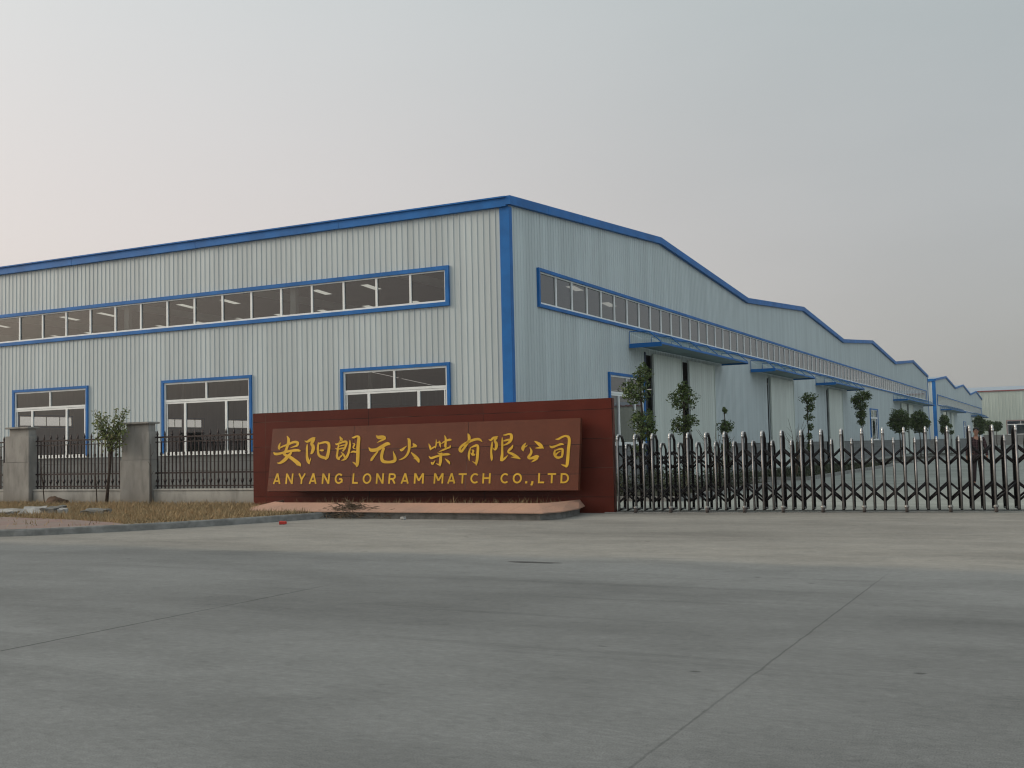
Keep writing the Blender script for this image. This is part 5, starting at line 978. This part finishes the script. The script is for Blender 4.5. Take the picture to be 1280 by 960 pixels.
J = {'pelvis': ((0, 0, .93), (.15, .105)), 'waist': ((0, 0, 1.06), (.14, .10)), 'chest': ((0, 0, 1.24), (.165, .11)), 'upper': ((0, .005, 1.38), (.13, .085)), 'neck0': ((0, .0, 1.44), .055), 'neck': ((0, -.012, 1.50), .05),
     'jaw': ((0, -.03, 1.545), (.058, .062)), 'face': ((0, -.028, 1.61), (.070, .082)), 'crown': ((0, -.012, 1.675), (.058, .070))}
E_ = [('pelvis', 'waist'), ('waist', 'chest'), ('chest', 'upper'), ('upper', 'neck0'), ('neck0', 'neck'), ('neck', 'jaw'), ('jaw', 'face'), ('face', 'crown')]
for s_, nm in ((-1, 'l'), (1, 'r')):
    sw = .10*s_                      # stride: one foot a little forward
    J.update({nm+'sh': ((.175*s_, 0, 1.375), .062), nm+'el': ((.255*s_, .03-sw*.3, 1.10), .043), nm+'wr': ((.275*s_, -.03-sw*.6, .87), .030), nm+'pa': ((.278*s_, -.045-sw*.6, .80), (.024, .038)),
              nm+'hip': ((.095*s_, 0, .86), .095), nm+'kn': ((.105*s_, -.03+sw*.5, .48), .062), nm+'an': ((.11*s_, .02+sw*1.2, .09), .042), nm+'toe': ((.125*s_, -.13+sw*1.2, .04), (.042, .035))})
    E_ += [('upper', nm+'sh'), (nm+'sh', nm+'el'), (nm+'el', nm+'wr'), (nm+'wr', nm+'pa'), ('pelvis', nm+'hip'), (nm+'hip', nm+'kn'), (nm+'kn', nm+'an'), (nm+'an', nm+'toe')]
    for q, (dy, ln) in enumerate(((-.030, .068), (-.010, .078), (.010, .074), (.029, .058))):
        b0 = J[nm+'pa'][0]; k1 = (b0[0]+.002*s_, b0[1]+dy, b0[2]-.035); k2 = (b0[0]-.004*s_, b0[1]+dy*1.1-.006, b0[2]-.035-ln*.55); k3 = (b0[0]-.016*s_, b0[1]+dy*1.1-.012, b0[2]-.035-ln)
        J.update({f'{nm}f{q}a': (k1, .0095), f'{nm}f{q}b': (k2, .0085), f'{nm}f{q}c': (k3, .007)}); E_ += [(nm+'pa', f'{nm}f{q}a'), (f'{nm}f{q}a', f'{nm}f{q}b'), (f'{nm}f{q}b', f'{nm}f{q}c')]
    b0 = J[nm+'wr'][0]; J.update({nm+'t1': ((b0[0]-.012*s_, b0[1]-.045, b0[2]-.05), .011), nm+'t2': ((b0[0]-.022*s_, b0[1]-.062, b0[2]-.09), .009)}); E_ += [(nm+'wr', nm+'t1'), (nm+'t1', nm+'t2')]
body = skin_mesh('body', J, E_, 'pelvis', M['skin'], person)
# nose, eyes, ears and mouth as small shapes on the head
mb = MB(); mb.sphere((0, -.112, 1.60), .014, .022, .022, 10, 8); [mb.sphere((.075*s_, -.015, 1.60), .012, .022, .032, 8, 6) for s_ in (-1, 1)]
mb.tube([(-.022, -.098, 1.562), (0, -.104, 1.560), (.022, -.098, 1.562)], [.004, .007, .004], 6)
fo = mb.build('nose_and_ears', M['skin'], None, True); fo.parent = person
mb = MB(); [mb.sphere((.028*s_, -.101, 1.622), .013, .009, .006, 8, 6) for s_ in (-1, 1)]; [mb.tube([(.012*s_, -.106, 1.640), (.044*s_, -.096, 1.643)], .004, 5) for s_ in (-1, 1)]
eo = mb.build('eyes', M['hair'], None, True); eo.parent = person
mb = MB(); bm = bmesh.new(); bmesh.ops.create_uvsphere(bm, u_segments=20, v_segments=14, radius=1)
for v in bm.verts:
    q = v.co.copy(); k = 1+.05*noise.noise(q*5); z = 1.655+q.z*.078*k; y_ = -.002+q.y*.098*k
    if q.z < -.1: z = 1.655-.008 if q.y < .0 else max(1.565, z)
    if q.y < -.5 and q.z < .35: y_ = max(y_, -.07)
    v.co = (q.x*.083*k, y_, z)
mb.bm(bm); ho = mb.build('hair', M['hair'], None, True); ho.parent = person
SJ = {k: J[k] for k in ('pelvis', 'waist', 'chest', 'upper', 'neck0', 'lsh', 'lel', 'lwr', 'rsh', 'rel', 'rwr')}
SJ = {k: (p, tuple(a+.018 for a in (r_ if isinstance(r_, tuple) else (r_, r_)))) for k, (p, r_) in SJ.items()}
SJ['pelvis'] = ((0, 0, .86), (.185, .135)); SJ['waist'] = ((0, 0, 1.04), (.168, .128)); SJ['neck0'] = ((0, 0, 1.435), (.066, .064))
skin_mesh('shirt', SJ, [('pelvis', 'waist'), ('waist', 'chest'), ('chest', 'upper'), ('upper', 'neck0'), ('upper', 'lsh'), ('lsh', 'lel'), ('lel', 'lwr'), ('upper', 'rsh'), ('rsh', 'rel'), ('rel', 'rwr')], 'pelvis', M['shirt'], person)
TJ = {k: (J[k][0], tuple(a+.020 for a in (J[k][1] if isinstance(J[k][1], tuple) else (J[k][1],)*2))) for k in ('pelvis', 'lhip', 'lkn', 'lan', 'rhip', 'rkn', 'ran')}
TJ['pelvis'] = ((0, 0, .95), (.16, .115))
skin_mesh('trousers', TJ, [('pelvis', 'lhip'), ('lhip', 'lkn'), ('lkn', 'lan'), ('pelvis', 'rhip'), ('rhip', 'rkn'), ('rkn', 'ran')], 'pelvis', M['trousers'], person)
for nm in 'lr':
    a, t_ = J[nm+'an'][0], J[nm+'toe'][0]
    skin_mesh('shoe', {'h': ((a[0], a[1]+.035, .05), (.048, .045)), 'm': ((a[0], (a[1]+t_[1])/2, .05), (.05, .045)), 't': ((t_[0], t_[1]-.02, .04), (.046, .036))}, [('h', 'm'), ('m', 't')], 'h', M['shoe'], person)
person.rotation_euler.z = R(4)

# ------------------------------------------------------------------ thin evening haze
mb = MB(); mb.box(-125, 145, -62, 325, -1.2, 14.0)
m = Mat('haze'); m.t.nodes.remove(m.b)
vs_ = m.n('ShaderNodeVolumePrincipled'); vs_.inputs['Color'].default_value = (.80, .83, .84, 1); vs_.inputs['Density'].default_value = 0.0004; vs_.inputs['Anisotropy'].default_value = .2
m.l(vs_.outputs[0], m.o.inputs['Volume'])
hz = mb.build('haze', m.m); hz['kind'] = 'stuff'; hz['label'] = 'thin grey evening haze over the whole yard'
